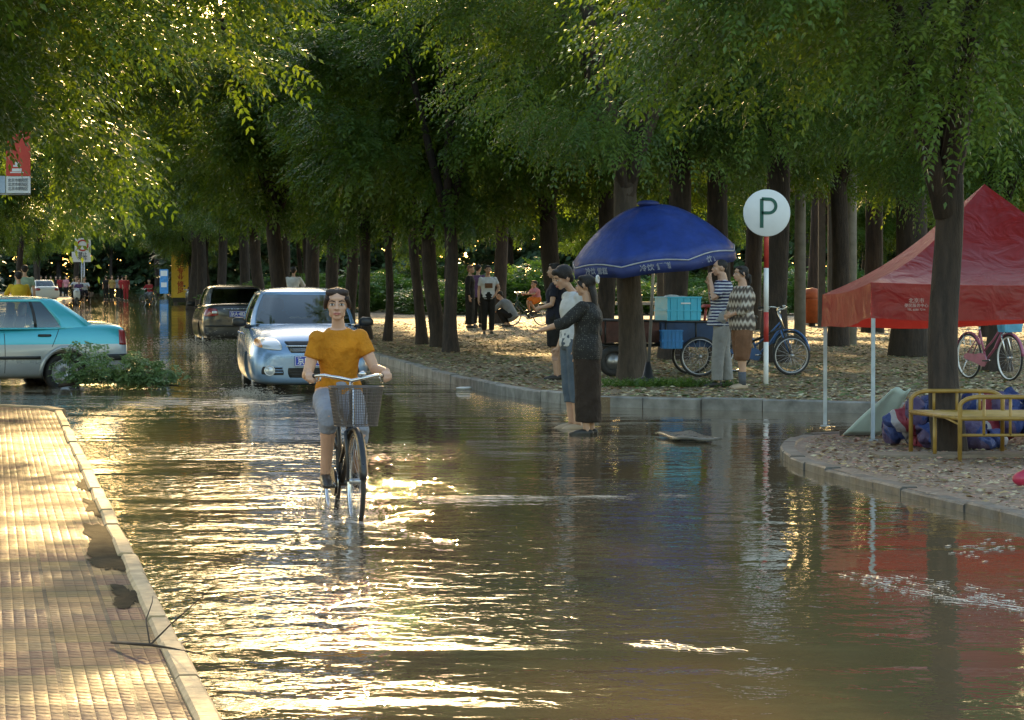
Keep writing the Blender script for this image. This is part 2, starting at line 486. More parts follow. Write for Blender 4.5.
# --- shallow broken foam and ripples thrown up by wheels and feet
MFOAM = mat('foam', (.42, .39, .33), .4, var=.2)
def foam(name, pts, n, spread, seed, hgt=.01, size=(.006, .02)):
    r = random.Random(seed); mb = MB(); P = [V(p) for p in pts]
    for k in range(n):
        i = r.randrange(len(P) - 1); f = r.random(); p = P[i].lerp(P[i + 1], f)
        p = p + V((r.gauss(0, spread[0]), r.gauss(0, spread[1]), 0)); h = abs(r.gauss(0, hgt))
        s = r.uniform(*size)
        mb.ball((p.x, p.y, .0 + h), (s * r.uniform(.8, 2.2), s * r.uniform(.8, 1.6), s * .5), n=6, m=4)
    return tag(mb.build(name, MFOAM), kind='stuff')
def streaks(name, pts, n, spread, ln, wd, seed, curve=.015):
    """thin broken lines of froth lying on the water along pts"""
    r = random.Random(seed); mb = MB(); P = [V(p) for p in pts]
    for k in range(n):
        i = r.randrange(len(P) - 1); f = r.random(); p = P[i].lerp(P[i + 1], f); d = (P[i + 1] - P[i]).normalized()
        p = p + V((r.gauss(0, spread[0]), r.gauss(0, spread[1]), 0)); L = r.uniform(*ln); a = r.gauss(0, .07); d = Matrix.Rotation(a, 3, 'Z') @ d; q = V((-d.y, d.x, 0)); m = 9
        ph = r.uniform(0, 6); cv = r.uniform(-1, 1) * curve; vs = []
        for j in range(m):
            u = j / (m - 1) - .5; c = p + d * u * L + q * (cv * (u * u * 4) + .012 * math.sin(u * 14 + ph)); w_ = r.uniform(*wd) * (1 - (2 * u) ** 2 * .9)
            vs += [(c.x - q.x * w_, c.y - q.y * w_, .004), (c.x, c.y, .004 + w_ * .4), (c.x + q.x * w_, c.y + q.y * w_, .004)]
        mb.add(vs, [(j * 3 + h, j * 3 + h + 1, j * 3 + h + 4, j * 3 + h + 3) for j in range(m - 1) for h in (0, 1)])
    return tag(mb.build(name, MFOAM), kind='stuff')
streaks('froth_lines', [g(852, 574), g(900, 590), g(960, 601), g(1040, 610)], 60, (.05, .12), (.04, .22), (.001, .006), 1)
streaks('froth_lines', [g(905, 578), g(1030, 606)], 60, (.10, .22), (.04, .2), (.001, .005), 2)
streaks('froth_lines', [g(400, 499), g(520, 498), g(660, 496)], 44, (.3, .10), (.05, .35), (.001, .007), 3)
streaks('froth_lines', [g(350, 517), g(318, 532), g(270, 552)], 34, (.03, .06), (.04, .2), (.001, .005), 8)
streaks('froth_lines', [g(362, 519), g(400, 530), g(450, 545)], 34, (.03, .06), (.04, .2), (.001, .005), 9)
streaks('froth_lines', [g(290, 500), g(330, 519), g(362, 524), g(420, 512)], 26, (.06, .12), (.15, .6), (.003, .010), 4)
streaks('froth_lines', [g(650, 645), g(720, 650)], 26, (.05, .06), (.04, .2), (.002, .006), 5)
streaks('froth_lines', [g(960, 560), g(1024, 540)], 26, (.1, .2), (.04, .2), (.002, .007), 6)
streaks('froth_lines', [g(130, 400), g(230, 402), g(300, 398)], 30, (.4, .8), (.2, .9), (.004, .016), 7)
foam('foam_specks', [g(852, 574), g(900, 590), g(960, 601), g(1040, 610)], 260, (.06, .22), 1, .002, (.001, .003))
foam('wheel_spray', [g(335, 512), g(362, 519), g(372, 516)], 900, (.07, .10), 3, .05, (.0015, .0045))
foam('wheel_spray', [g(310, 500), g(335, 508)], 800, (.12, .22), 4, .012, (.0015, .004))
foam('car_spray', [g(236, 394), g(262, 397)], 1400, (.15, .3), 5, .05, (.003, .008))
foam('car_spray', [g(170, 345), g(200, 347), g(230, 348)], 2600, (.5, .8), 6, .12, (.003, .010))
foam('bank_foam', [g(787, 459), g(830, 470), g(870, 481), g(940, 499), g(1024, 520)], 1500, (.02, .05), 7, .002, (.002, .006))
# ================================================================== trees
def m_leaf(name, top, back, tr=.45, hue=0):
    m = bpy.data.materials.new(name); t, b = nodes(m)
    out = [n for n in t.nodes if n.type == 'OUTPUT_MATERIAL'][0]
    v = coords(t)
    oi = t.nodes.new('ShaderNodeObjectInfo')
    f = noise(t, v, .55, 2); f2 = noise(t, v, 7, 2)
    f = mth(t, 'ADD', mth(t, 'MULTIPLY', f, .6), mth(t, 'MULTIPLY', f2, .4))
    col = ramp(t, f, [(.38, top[0]), (.5, top[1]), (.66, top[2])])
    t.links.new(col, b.inputs['Base Color'])
    b.inputs['Roughness'].default_value = .42
    b.inputs['Specular IOR Level'].default_value = .45
    tl = t.nodes.new('ShaderNodeBsdfTranslucent')
    t.links.new(mix(t, 1.0, col, back, 'MULTIPLY'), tl.inputs[0])
    ms = t.nodes.new('ShaderNodeMixShader'); ms.inputs[0].default_value = tr
    t.links.new(b.outputs[0], ms.inputs[1]); t.links.new(tl.outputs[0], ms.inputs[2])
    t.links.new(ms.outputs[0], out.inputs[0])
    return m
MLEAF = m_leaf('locust_leaves', [(.040, .082, .016), (.082, .148, .026), (.150, .210, .036)], (2.0, 1.8, .6), .40)
MLEAF2 = m_leaf('bluish_green_leaves', [(.040, .084, .024), (.076, .145, .036), (.130, .205, .048)], (1.8, 1.8, .7), .36)
def m_bark(name, a, b_):
    m = bpy.data.materials.new(name); t, b = nodes(m)
    v = coords(t, (1, 1, .22)); f = noise(t, v, 14, 5, .65)
    f2 = noise(t, coords(t), 1.3, 3)
    col = ramp(t, f, [(.35, b_), (.65, a)]); col = mix(t, ramp(t, f2, [(.4, 0.0), (.7, .5)]), col, tuple(x * .55 for x in a))
    t.links.new(col, b.inputs['Base Color']); b.inputs['Roughness'].default_value = .85
    bump(t, b, f, .03); return m
MBARK = m_bark('dark_bark', (.058, .040, .031), (.02, .015, .012))
MBARK2 = m_bark('grey_brown_bark', (.10, .075, .055), (.045, .034, .025))

def leaf_mesh(name, fronds, mt, seed=0, lsize=(.14, .054), npair=5):
    """fronds: list of (base, direction, length). every frond is a compound leaf of paired leaflets"""
    rs = np.random.RandomState(seed)
    B = np.array([f[0] for f in fronds], float); D = np.array([f[1] for f in fronds], float); Ln = np.array([f[2] for f in fronds], float)
    D /= np.linalg.norm(D, axis=1)[:, None]
    N = len(B)
    up = np.tile([0, 0, 1.0], (N, 1)) + rs.normal(0, .35, (N, 3))
    S = np.cross(D, up); S /= np.linalg.norm(S, axis=1)[:, None]
    Nn = np.cross(S, D)
    verts = []
    for k in range(npair + 1):
        t = (k + .6) / (npair + .6)
        for sd_ in ((-1, 1) if k < npair else (0,)):
            base = B + D * (Ln * t)[:, None] - np.array([0, 0, 1.0]) * (Ln * .28 * t * t)[:, None]
            if sd_ == 0: d = D - np.array([0, 0, .5])
            else: d = S * sd_ * 1.0 + D * .55 - np.array([0, 0, .30])
            d = d + rs.normal(0, .16, (N, 3)); d /= np.linalg.norm(d, axis=1)[:, None]
            wv = np.cross(d, Nn + rs.normal(0, .3, (N, 3))); wv /= np.linalg.norm(wv, axis=1)[:, None]
            l = (lsize[0] * rs.uniform(.75, 1.15, N) * (1 - .35 * abs(t - .5)))[:, None]; wd = lsize[1] * .5
            verts.append(np.stack([base, base + d * l * .45 + wv * wd, base + d * l - np.array([0, 0, .012]), base + d * l * .45 - wv * wd], 1))
    Vv = np.concatenate(verts, 0).reshape(-1, 3)
    nf = len(Vv) // 4
    me = bpy.data.meshes.new(name)
    me.vertices.add(len(Vv)); me.vertices.foreach_set('co', Vv.astype('f').ravel())
    me.loops.add(nf * 4); me.loops.foreach_set('vertex_index', np.arange(nf * 4, dtype='i'))
    me.polygons.add(nf); me.polygons.foreach_set('loop_start', np.arange(0, nf * 4, 4, dtype='i'))
    me.polygons.foreach_set('loop_total', np.full(nf, 4, dtype='i'))
    me.update(calc_edges=True); me.materials.append(mt)
    return me
def tree_meshes(seed, fork=3.0, r0=.17, crown_r=3.6, zlo=2.7, zhi=9.0, nclump=70, fpc=88, lean=(0, 0), limbs=4, bark=None, leaf=None, csize=.60, lsize=(.145, .056), flen=(.34, .56), offset=(0, 0), flare=1.35, keep=None):
    r = random.Random(seed); mb = MB()
    top = V((lean[0] * fork, lean[1] * fork, fork))
    pts = []; rad = []
    for i in range(9):
        t = i / 8
        pts.append(V((top.x * t + .05 * math.sin(t * 5 + seed), top.y * t + .05 * math.cos(t * 4 + seed), fork * t)))
        rad.append(r0 * (flare if i == 0 else (1.08 if i == 1 else 1 - .16 * t)))
    pts.insert(0, pts[0] - V((0, 0, .15))); rad.insert(0, rad[0] * 1.1)
    mb.tube(pts, rad, 14)
    cl = []
    ends = []
    off = V((offset[0], offset[1], 0))
    for k in range(limbs):
        a = 2 * PI * k / limbs + r.uniform(-.4, .4)
        hh = r.uniform(.45, .95)
        e = top * .4 + off * .8 + V((math.cos(a) * crown_r * r.uniform(.35, .7), math.sin(a) * crown_r * r.uniform(.35, .7), zlo + (zhi - zlo) * hh))
        b = top - V((0, 0, r.uniform(0, .5)))
        m1 = b.lerp(e, .4) + V((r.uniform(-.2, .2), r.uniform(-.2, .2), .25)); 
        P = [b, b.lerp(m1, .5) + V((0, 0, -.05)), m1, m1.lerp(e, .5) + V((r.uniform(-.15, .15), r.uniform(-.15, .15), .1)), e]
        mb.tube(P, [r0 * .68, r0 * .58, r0 * .45, r0 * .28, r0 * .1], 9)
        ends.append((P[2], P[3], P[4]))
        for q in range(4):
            s = P[2].lerp(P[4], r.random()); aa = r.uniform(0, 2 * PI)
            e2 = s + V((math.cos(aa) * r.uniform(.8, 1.9), math.sin(aa) * r.uniform(.8, 1.9), r.uniform(-.5, .9)))
            mb.tube([s, s.lerp(e2, .5) + V((0, 0, .12)), e2], [r0 * .24, r0 * .15, r0 * .05], 6)
            cl.append(e2)
    fr = []
    zc = (zlo + zhi) / 2; hz = (zhi - zlo) / 2
    tries = 0
    while len(cl) < nclump and tries < 20000:
        tries += 1
        x, y, z = r.uniform(-1, 1), r.uniform(-1, 1), r.uniform(-1, 1)
        q = math.sqrt(x * x + y * y); rr = math.sqrt(q * q + z * z)
        if rr > 1 or (rr < .45 and r.random() < .75): continue
        # rather flat underside
        p = V((x * crown_r, y * crown_r, zc + z * hz)) + off
        if pnoise(p * .55 + V((seed * 3.1, 0, 0))) < -.12: continue
        cl.append(p)
    cen = V((off.x, off.y, zc - hz * .3))
    for c in cl:
        rad_ = csize * r.uniform(.55, 1.15)
        o = (c - cen); o.z *= .6
        o = o.normalized() if o.length > .01 else V((0, 0, 1))
        for _ in range(int(fpc * (rad_ / csize) ** 2)):
            gx = V((r.gauss(0, 1), r.gauss(0, 1), r.gauss(0, .62)))
            if gx.length > 1.9: gx = gx.normalized() * 1.9
            p = c + gx * rad_ * .55
            if keep and not keep(p): continue
            d = gx * .5 + o * .75 + V((r.gauss(0, .35), r.gauss(0, .35), r.uniform(-.5, .05)))
            fr.append((p, d, r.uniform(*flen)))
    return mb.mesh('trunk', bark or MBARK), leaf_mesh('crown', [(tuple(a), tuple(b), c) for a, b, c in fr], leaf or MLEAF, seed, lsize)
def put_tree(meshes, x, y, rz, sc, label, group=None, z=KZ, cat='tree', name='tree', sz=None):
    t = thing(name, label, cat, (x, y, z), rz, group)
    t.scale = (sc, sc, sz or sc)
    for nm, me in zip(('trunk', 'crown'), meshes):
        o = bpy.data.objects.new(nm, me); C.objects.link(o); o.parent = t
    return t
VAR = [
    tree_meshes(1, 3.0, .15, 3.5, 2.75, 9.5, 85, 88, (.04, .0), 4),
    tree_meshes(2, 2.7, .17, 3.8, 2.6, 9.0, 90, 88, (-.08, .02), 5),
    tree_meshes(3, 3.4, .13, 3.2, 2.9, 10.0, 80, 88, (.0, .05), 4, leaf=MLEAF2),
    tree_meshes(4, 3.0, .21, 4.2, 2.8, 11.0, 100, 88, (.02, 0), 5, leaf=MLEAF2),
]
BIG = tree_meshes(5, 4.6, .25, 4.6, 3.6, 12.5, 105, 88, (.02, 0), 5, flare=1.3)
NEARV = [tree_meshes(41, 3.1, .20, 4.2, 2.9, 9.5, 150, 95, (.02, .0), 5, lsize=(.090, .036), flen=(.28, .46), csize=.66), tree_meshes(42, 4.4, .24, 4.6, 3.4, 11.5, 165, 95, (.0, .02), 5, lsize=(.092, .036), flen=(.28, .46), csize=.66, leaf=MLEAF2)]
NEARS = tree_meshes(43, 3.1, .19, 4.0, 3.0, 9.5, 150, 95, (.03, .0), 5, lsize=(.090, .036), flen=(.28, .46), csize=.66, keep=lambda p: p.z > 3.1)
def tx(px, d): return (px - 512) / F * d
# near tree whose crown hangs over the top left of the picture
m = tree_meshes(21, 3.2, .24, 3.7, 2.3, 8.0, 235, 85, (.0, 0), 6, lsize=(.10, .040), flen=(.30, .50), csize=.66, offset=(.3, 0), keep=lambda p: not (512 + F * (p.x - 6.2) / (p.y + 31.5) < 58 and 277 - F * (p.z + KZ - 1.6) / (p.y + 31.5) > 118))
put_tree(m, -6.2, 31.5, .0, 1.0, 'near tree at the left edge, crown hanging over the road above the blue taxi')
# near right tree by the tent
m = tree_meshes(22, 2.45, .142, 3.0, 2.45, 6.6, 150, 85, (-.02, 0), 5, flare=1.15, lsize=(.078, .032), flen=(.26, .42), csize=.6, keep=lambda p: 512 + F * (p.x + 3.86) / (p.y + 26.45) > 815 or p.z > 3.1)
put_tree(m, tx(950, 26.45), 26.45, 0, 1.0, 'dark tree rising behind the yellow cot, in front of the red canopy', z=IZ)
# trunks standing in the park, from the right
T = [(1000, 47, 'M', .95, 'tree behind the red canopy peak at the right edge'),
     (908, 56, 'B', 1.25, 'thick flared tree trunk seen between the canopy legs and the near tree'),
     (838, 64, 'B', .82, 'dark tree between the two grey concrete poles'),
     (752, 84, 'B', 1.0, 'very tall dark tree added deep behind the parking sign and the shelter'),  # this and the next two are added to block bright sky mirrored in the water
     (872, 80, 'B', 1.0, 'very tall dark tree added behind the right grey concrete pole'),
     (815, 96, 'B', 1.0, 'very tall dark tree added beyond the orange red litter bin'),
     (777, 52, 'N', .95, 'straight thick dark tree right behind the round P sign'),
     (720, 56, 'N', .9, 'dark tree behind the head of the man in the striped shirt'),
     (676, 54, 'N', .95, 'dark tree behind the blue crates on the tricycle cart'),
     (630, 43.0, 'S', 1.0, 'tree with pale brown bark just left of the tricycle cart'),
     (604, 60, 'B', .75, 'tree hidden behind the left part of the blue umbrella'),
     (560, 63, 1, 1.25, 'tree leaning left behind the head of the youth in the white shirt'),
     (500, 96, 'B', .9, 'wide grey tree behind the man in the white graphic shirt'),
     (453, 59, 0, .93, 'straight reddish brown tree, nearest the kerb left of the standing group'),
     (438, 63, 1, 1.0, 'forked tree leaning left, second from the kerb in the middle'),
     (420, 66, 2, .9, 'thin bent tree just left of the forked one'),
     (388, 69, 2, .75, 'thinnest straight tree right of the silver car mirror'),
     (367, 71, 0, .95, 'straight tree right behind the head of the cyclist'),
     (350, 78, 3, .8, 'tree behind the silver car, just left of the cyclist head'),
     (333, 88, 3, .95, 'tree above the middle of the silver car roof'),
     (314, 97, 'B', .95, 'broad forked tree above the silver car windscreen'),
     (283, 112, 3, 1.0, 'tree directly behind the seated person in white'),
     (262, 108, 1, 1.3, 'tree above the left end of the silver car roof'),
     (244, 122, 'B', .9, 'tree above the roof of the dark car'),
     (222, 132, 'B', .85, 'right of the pair of trees above the dark car boot'),
     (201, 140, 'B', .95, 'tree just right of the tall yellow sign')]
rr_ = random.Random(5)
for px, d, k, s, lab in T:
    v = {'B': BIG, 'M': NEARV[0], 'N': NEARV[1], 'S': NEARS}.get(k) or VAR[k]
    if px == 630:
        tm = v[0].copy(); tm.materials[0] = MBARK2; v = (tm, v[1])
    put_tree(v, tx(px, d), d, rr_.uniform(0, 6.28) if k != 1 else 0.2, s, lab, sz=1.65 if 'very tall' in lab else None)
# wood behind: separate trees, nothing tells one from the next
far = []
rr_ = random.Random(9)
def farput(x, y, grp, lab, smin=.9, smax=1.35):
    k = rr_.choice([0, 1, 2, 3, 'B'])
    put_tree(BIG if k == 'B' else VAR[k], x, y, rr_.uniform(0, 6.28), rr_.uniform(smin, smax), lab, grp)
for (y0, step, dx) in ((75, 5.2, 0), (150, 5.5, 2), (163, 6, 0), (178, 6, 1), (195, 7, 2)):
    x = -.075 * y0 + dx * .6
    if y0 > 140: x = -.10 * y0
    while x < .185 * y0 + 4:
        fx, fy = x + rr_.uniform(-1.1, 1.1), y0 + rr_.uniform(-4, 4)
        if y0 < 100 and 455 < 512 + F * fx / fy < 545:
            x += step; continue
        farput(fx, fy, 'trees of the wood behind the park', 'one of the dark crowded trees deep in the wood behind the park')
        x += step * rr_.uniform(.85, 1.2)
# trees along the far left side of the road and closing its end
for y, x in ((86, -21), (94, -22.5), (103, -20.5), (112, -24), (122, -22), (133, -23.5), (146, -25.5), (160, -29), (176, -29), (195, -32), (215, -34), (240, -38), (100, -29), (118, -30), (140, -33)):
    farput(x, y, 'trees along the far left side of the road', 'one of the far leafy trees on the left of the road beyond the taxi')
for y, x in ((162, -16.5), (180, -18.5), (200, -20.5), (225, -24), (250, -28), (280, -33), (262, -38), (300, -40), (305, -46), (310, -34), (320, -52), (330, -30), (300, -58), (200, -44), (165, -40)):
    farput(x, y, 'trees at the far end of the road', 'one of the distant trees crowding the far end of the flooded road', 1.0, 1.4)
# trees leaning over the left of the road from the verge outside the picture
OV = tree_meshes(31, 4.2, .26, 4.6, 3.6, 12.5, 125, 80, (.0, 0), 6, offset=(1.6, 0))
for x, y, rz, lab in ((-11.5, 54, .2, 'tree outside the left edge, crown over the road behind the red banner'), (-13.2, 67, -.3, 'second tree beyond the banner post, crown over the road'), (-15.5, 80, .1, 'third tree beyond the banner post, crown over the road')):
    put_tree(OV, x, y, rz, 1.0, lab)
# trees behind the photographer, mirrored in windscreens
for x, y, k in ((-9, -16, 0), (9, -24, 3), (-3, -38, 0)):
    put_tree(VAR[k], x, y, 1.0 + y, 1.1, 'one of the leafy roadside trees behind the photographer', 'trees behind the photographer', z=0)
# near-side verge trees behind the camera side of the left pavement give it its broken shade
for x, y, k, s in ((-7.8, 27.5, 0, .95), (-9.3, 41, 3, 1.0)):
    put_tree(VAR[k], x, y, 1.0 + y, s, 'tree at the outer edge of the near pavement' if y < 30 else 'tree standing left of the taxi beyond the pavement end')
# low undergrowth far in the park
r = random.Random(31)
def bush_mesh(seed, n=1400, rx=1.8, h=1.5):
    q = random.Random(seed); fr = []
    for _ in range(n):
        a = q.uniform(0, 2 * PI); u = math.sqrt(q.random()); z = h * q.random() ** .8 * (1 - .5 * u)
        p = (math.cos(a) * u * rx, math.sin(a) * u * rx * .6, z)
        fr.append((p, (math.cos(a) * .6 + q.gauss(0, .4), math.sin(a) * .6 + q.gauss(0, .4), q.uniform(-.1, .9)), q.uniform(.25, .45)))
    return leaf_mesh('foliage', fr, MLEAF2, seed)
BUSH = [bush_mesh(1), bush_mesh(2)]
for i in range(30):
    y = 122 + 16 * (i % 3) + r.uniform(-5, 5); x = -.075 * y + (i / 29) * .275 * y + r.uniform(-1, 1)
    o = bpy.data.objects.new('bush', BUSH[i % 2]); C.objects.link(o); o.location = (x, y, KZ); o.rotation_euler.z = r.uniform(0, 6)
    s = r.uniform(.9, 1.5); o.scale = (s * 1.3, s, s * r.uniform(.6, 1.2))
    tag(o, 'one of the low green bushes among the far trunks in the park', 'bush', 'bushes among the far trunks')

# the wood far away that reads as one mass
def far_wood():
    q = random.Random(77); fr = []
    segs = [((-95, 330), (-20, 300)), ((-30, 262), (58, 232)), ((-130, 250), (-46, 262))]
    for (a, b) in segs:
        L = math.hypot(b[0] - a[0], b[1] - a[1])
        n = int(L * 190)
        for _ in range(n):
            f = q.random(); z = 13.5 * q.random() ** .9 * (1 - .25 * abs(pnoise(V((f * L * .12, a[1], 0)))) )
            x = a[0] + (b[0] - a[0]) * f; y = a[1] + (b[1] - a[1]) * f + q.gauss(0, 3) - 2.2 * pnoise(V((f * L * .3, z * .35, 1)))
            fr.append(((x, y, z), (q.gauss(0, 1), q.gauss(-.3, .6), q.uniform(-.6, .3)), q.uniform(1.0, 1.7)))
    return leaf_mesh('far_wood', fr, m_leaf('far_wood_leaves', [(.03, .055, .025), (.05, .085, .035), (.07, .11, .045)], (1.3, 1.3, .8), .2), 3, (.75, .5), 3)
o = bpy.data.objects.new('far_wood', far_wood()); C.objects.link(o); tag(o, kind='stuff')

# ================================================================== people
SKIN = mat('skin', (.50, .30, .20), .5, var=.12, vs=9)
SKIN_PALE = mat('pale_skin', (.60, .40, .29), .48, var=.1, vs=9)
HAIR = mat('black_hair', (.014, .011, .010), .68, var=.5, vs=60, bp=.004, bs=90)
HAIR2 = mat('brown_hair', (.030, .017, .012), .68, var=.5, vs=60, bp=.004, bs=90)
LIP = mat('lip', (.42, .15, .12), .45)
EYEW = mat('eye_white', (.62, .58, .54), .25, var=.05)
EYEB = mat('iris', (.02, .012, .01), .2)
SHOE = mat('black_shoe', (.025, .022, .02), .45)
def cloth(name, col, rough=.85, bp=.012, bs=14, **k): return mat(name, col, rough, var=k.pop('var', .22), vs=k.pop('vs', 7), bp=bp, bs=bs, spec=.25, **k)
def ering(c, side, fw, rx, ry, n=18, e=2.0):
    out = []
    for k in range(n):
        a = 2 * PI * k / n; ca, sa = math.cos(a), math.sin(a)
        out.append(V(c) + side * rx * (abs(ca) ** (2 / e)) * (1 if ca >= 0 else -1) + fw * ry * (abs(sa) ** (2 / e)) * (1 if sa >= 0 else -1))
    return out
BASE = dict(ankle=(.09, .02, .08), knee=(.095, -.005, .47), hip=(.088, .0, .89), pelvis=(0, 0, .94), waist=(0, 0, 1.08), chest=(0, .0, 1.24), neckb=(0, .012, 1.40), neckt=(0, 0, 1.475),
            head=(0, -.022, 1.588), shoulder=(.175, .01, 1.365), elbow=(.225, .03, 1.08), wrist=(.235, -.03, .84))
def joints(over=None):
    J = {}
    for k, v in BASE.items():
        if k in ('ankle', 'knee', 'hip', 'shoulder', 'elbow', 'wrist'):
            J[k + 'L'] = V(v); J[k + 'R'] = V((-v[0], v[1], v[2]))
        else: J[k] = V(v)
    for k, v in (over or {}).items():
        if isinstance(v, (tuple, list, Vector)) and len(v) == 3 and k in J: J[k] = V(v)
    return J
def hand(mb, wr, d, n, s, curl=.35, sc=1.0, thumb_in=.3, cap=None):
    d = d.normalized(); n = (n - d * n.dot(d)).normalized(); s_ = d.cross(n); s = s_ if s_.dot(s) > 0 else -s_
    M = Matrix((s, d, n)).transposed()
    for (a, b, q) in ((0, .02, .8), (.004, .045, 1), (0, .068, 1)):
        mb.ball(wr + (s * a + d * b) * sc, (.038 * q * sc, .034 * sc, .0155 * sc), None, n=10, m=6) if False else mb.add(*_ball(wr + (s * a + d * b) * sc, (.038 * q * sc, .03 * sc, .0155 * sc), M))
    for i, (o, L) in enumerate(((.028, .068), (.0095, .076), (-.0095, .071), (-.027, .056))):
        p = wr + (s * o + d * .082) * sc; pts = [p - d * .02 * sc, p]; ang = 0; dd = d
        for j in range(3):
            ang += curl * (1.0 + .15 * i)
            dd = d * math.cos(ang) + n * math.sin(ang)
            p = p + dd * L * sc * (.42, .32, .26)[j]; pts.append(p)
        mb.tube(pts, [.0088 * sc, .0088 * sc, .0082 * sc, .0076 * sc, .006 * sc], 7)
    p = wr + (d * .022 + s * .022) * sc
    td = (d * .55 + s * .75 + n * thumb_in).normalized()
    p2 = p + td * .04 * sc; p3 = p2 + (d * .8 + s * .2 + n * (thumb_in + .2)).normalized() * .032 * sc
    mb.tube([p, p2, p3], [.0125 * sc, .0105 * sc, .008 * sc], 7)
def _ball(c, r, M):
    t = MB(); t.ball((0, 0, 0), r, n=10, m=6)
    return [M @ V(p) + V(c) for p in t.v], t.f
def person(label, loc, rz, pose=None, H=1.7, top=None, bottom=None, shoes=SHOE, hair='short', hairm=HAIR, skin=SKIN, voxel=.009, female=False, hy=0, hp=0, hr=0,
           handL=None, handR=None, face=True, group=None, wide=1.0, foot=None, name='person', parent_scale=True):
    """top = (kind, material, sleeve 0..2), bottom = (kind, material, length 0..2)"""
    root = thing(name, label, 'person', loc, rz, group)
    sc = H / 1.7; root.scale = (sc, sc, sc)
    J = joints(pose); fem = female
    wl = wide
    sideP = (J['hipL'] - J['hipR']).normalized(); sideC = (J['shoulderL'] - J['shoulderR']).normalized()
    ax = (J['neckb'] - J['pelvis']).normalized()
    fwP = sideP.cross(ax).normalized(); fwC = sideC.cross(ax).normalized()
    def torso(mb, off, lo=-.10, neck=True, hips=1.0, flare=0):
        P, W, Ch, N, NT = J['pelvis'], J['waist'], J['chest'], J['neckb'], J['neckt']
        dn = (W - P).normalized()
        sm = (sideP + sideC).normalized(); fm = (fwP + fwC).normalized()
        rr = []
        def add(c, s, f, a, b, e=2.3): rr.append(ering(c, s, f, a * wl + off, b * wl + off, e=e))
        if lo < -.05: add(P + dn * lo, sideP, fwP, .135 * hips + flare, .095 + flare)
        add(P - dn * .03, sideP, fwP, (.172 if fem else .162) * hips, .115)
        add(P + dn * .06, sideP, fwP, .155 if fem else .150, .108)
        add(W, sm, fm, .122 if fem else .138, .095)
        add(W.lerp(Ch, .5), sm, fm, .13 if fem else .148, .102)
        add(Ch, sideC, fwC, .148 if fem else .162, .118 if fem else .115)
        add(Ch.lerp(N, .45), sideC, fwC, .155 if fem else .17, .102)
        add(Ch.lerp(N, .70), sideC, fwC, .125 if fem else .145, .082)
        add(Ch.lerp(N, .90), sideC, fwC, .105, .072, 2)
        add(N + (N - Ch).normalized() * .012, sideC, fwC, .072 if neck else .066, .060, 2)
        if neck:
            add(N.lerp(NT, .35), sideC, fwC, .055, .054, 2)
            add(NT, sideC, fwC, .050, .052, 2)
            add(NT.lerp(J['head'], .45), sideC, fwC, .046, .05, 2)
        mb.loft(rr)
    # --- body
    mb = MB(); torso(mb, -.004)
    for S in 'LR':
        h, k, a = J['hip' + S], J['knee' + S], J['ankle' + S]
        mb.tube([h + V((0, 0, .02)), h.lerp(k, .3), h.lerp(k, .8), k, k.lerp(a, .25), k.lerp(a, .6), a], [.088, .080, .058, .052, .053, .043, .036], 12)
        s, e, wr = J['shoulder' + S], J['elbow' + S], J['wrist' + S]
        mb.tube([J['chest'].lerp(J['neckb'], .8).lerp(s, .5), s, s.lerp(e, .35), s.lerp(e, .85), e, e.lerp(wr, .3), e.lerp(wr, .8), wr, wr + (wr - e).normalized() * .03],
                [.036, .046, .045, .037, .036, .038, .028, .024, .024], 11)
        mb.ball(s, (.046, .045, .046))
        # hand
        hs = {'L': handL, 'R': handR}[S] or {}
        d = V(hs.get('d', (wr - e))); n = V(hs.get('n', (sideC * (-1 if S == 'L' else 1)))); ss = V(hs.get('s', (0, -1, 0)))
        hand(mb, wr, d, n, ss, hs.get('curl', .28), hs.get('sc', 1.0), hs.get('thumb', .3))
        # foot
        fd = V((foot or {}).get(S, (.12 * (1 if S == 'L' else -1), -1, 0))).normalized()
        mb.tube([a + V((0, 0, .02)), a - fd * .03 + V((0, 0, -.045)), a + fd * .07 + V((0, 0, -.045)), a + fd * .16 + V((0, 0, -.055))], [.036, .036, .034, .022], 10)
    hc = J['head']
    HM = Matrix.Translation(hc) @ (Matrix.Rotation(hy, 4, 'Z') @ Matrix.Rotation(hp, 4, 'X') @ Matrix.Rotation(hr, 4, 'Y'))
    hb = MB(); HM = HM @ Matrix.Diagonal((1.08, 1.03, 1.03, 1))
    for c, r_ in (((0, .012, .022), (.072, .088, .086)), ((0, -.028, -.03), (.053, .060, .068)), ((0, -.056, -.083), (.027, .026, .021)), ((.028, -.048, -.022), (.028, .028, .028)), ((-.028, -.048, -.022), (.028, .028, .028)),
                  ((0, -.062, .038), (.045, .022, .022)), ((.076, .008, -.006), (.010, .017, .030)), ((-.076, .008, -.006), (.010, .017, .030)), ((.029, -.02, -.064), (.022, .034, .024)), ((-.029, -.02, -.064), (.022, .034, .024)), ((0, -.081, -.055), (.023, .012, .016))):
        hb.ball(c, r_, n=16, m=10)
    hb.tube([(0, -.078, .018), (0, -.092, -.006), (0, -.103, -.026), (0, -.088, -.034)], [.008, .0095, .0135, .009], 8)
    hb.ball((.012, -.09, -.028), (.009, .009, .007)); hb.ball((-.012, -.09, -.028), (.009, .009, .007))
    mb.add(hb.v, hb.f, 0, True, HM)
    body = fused(mb, 'body', skin, root, voxel, 2 if voxel < .008 else 1)
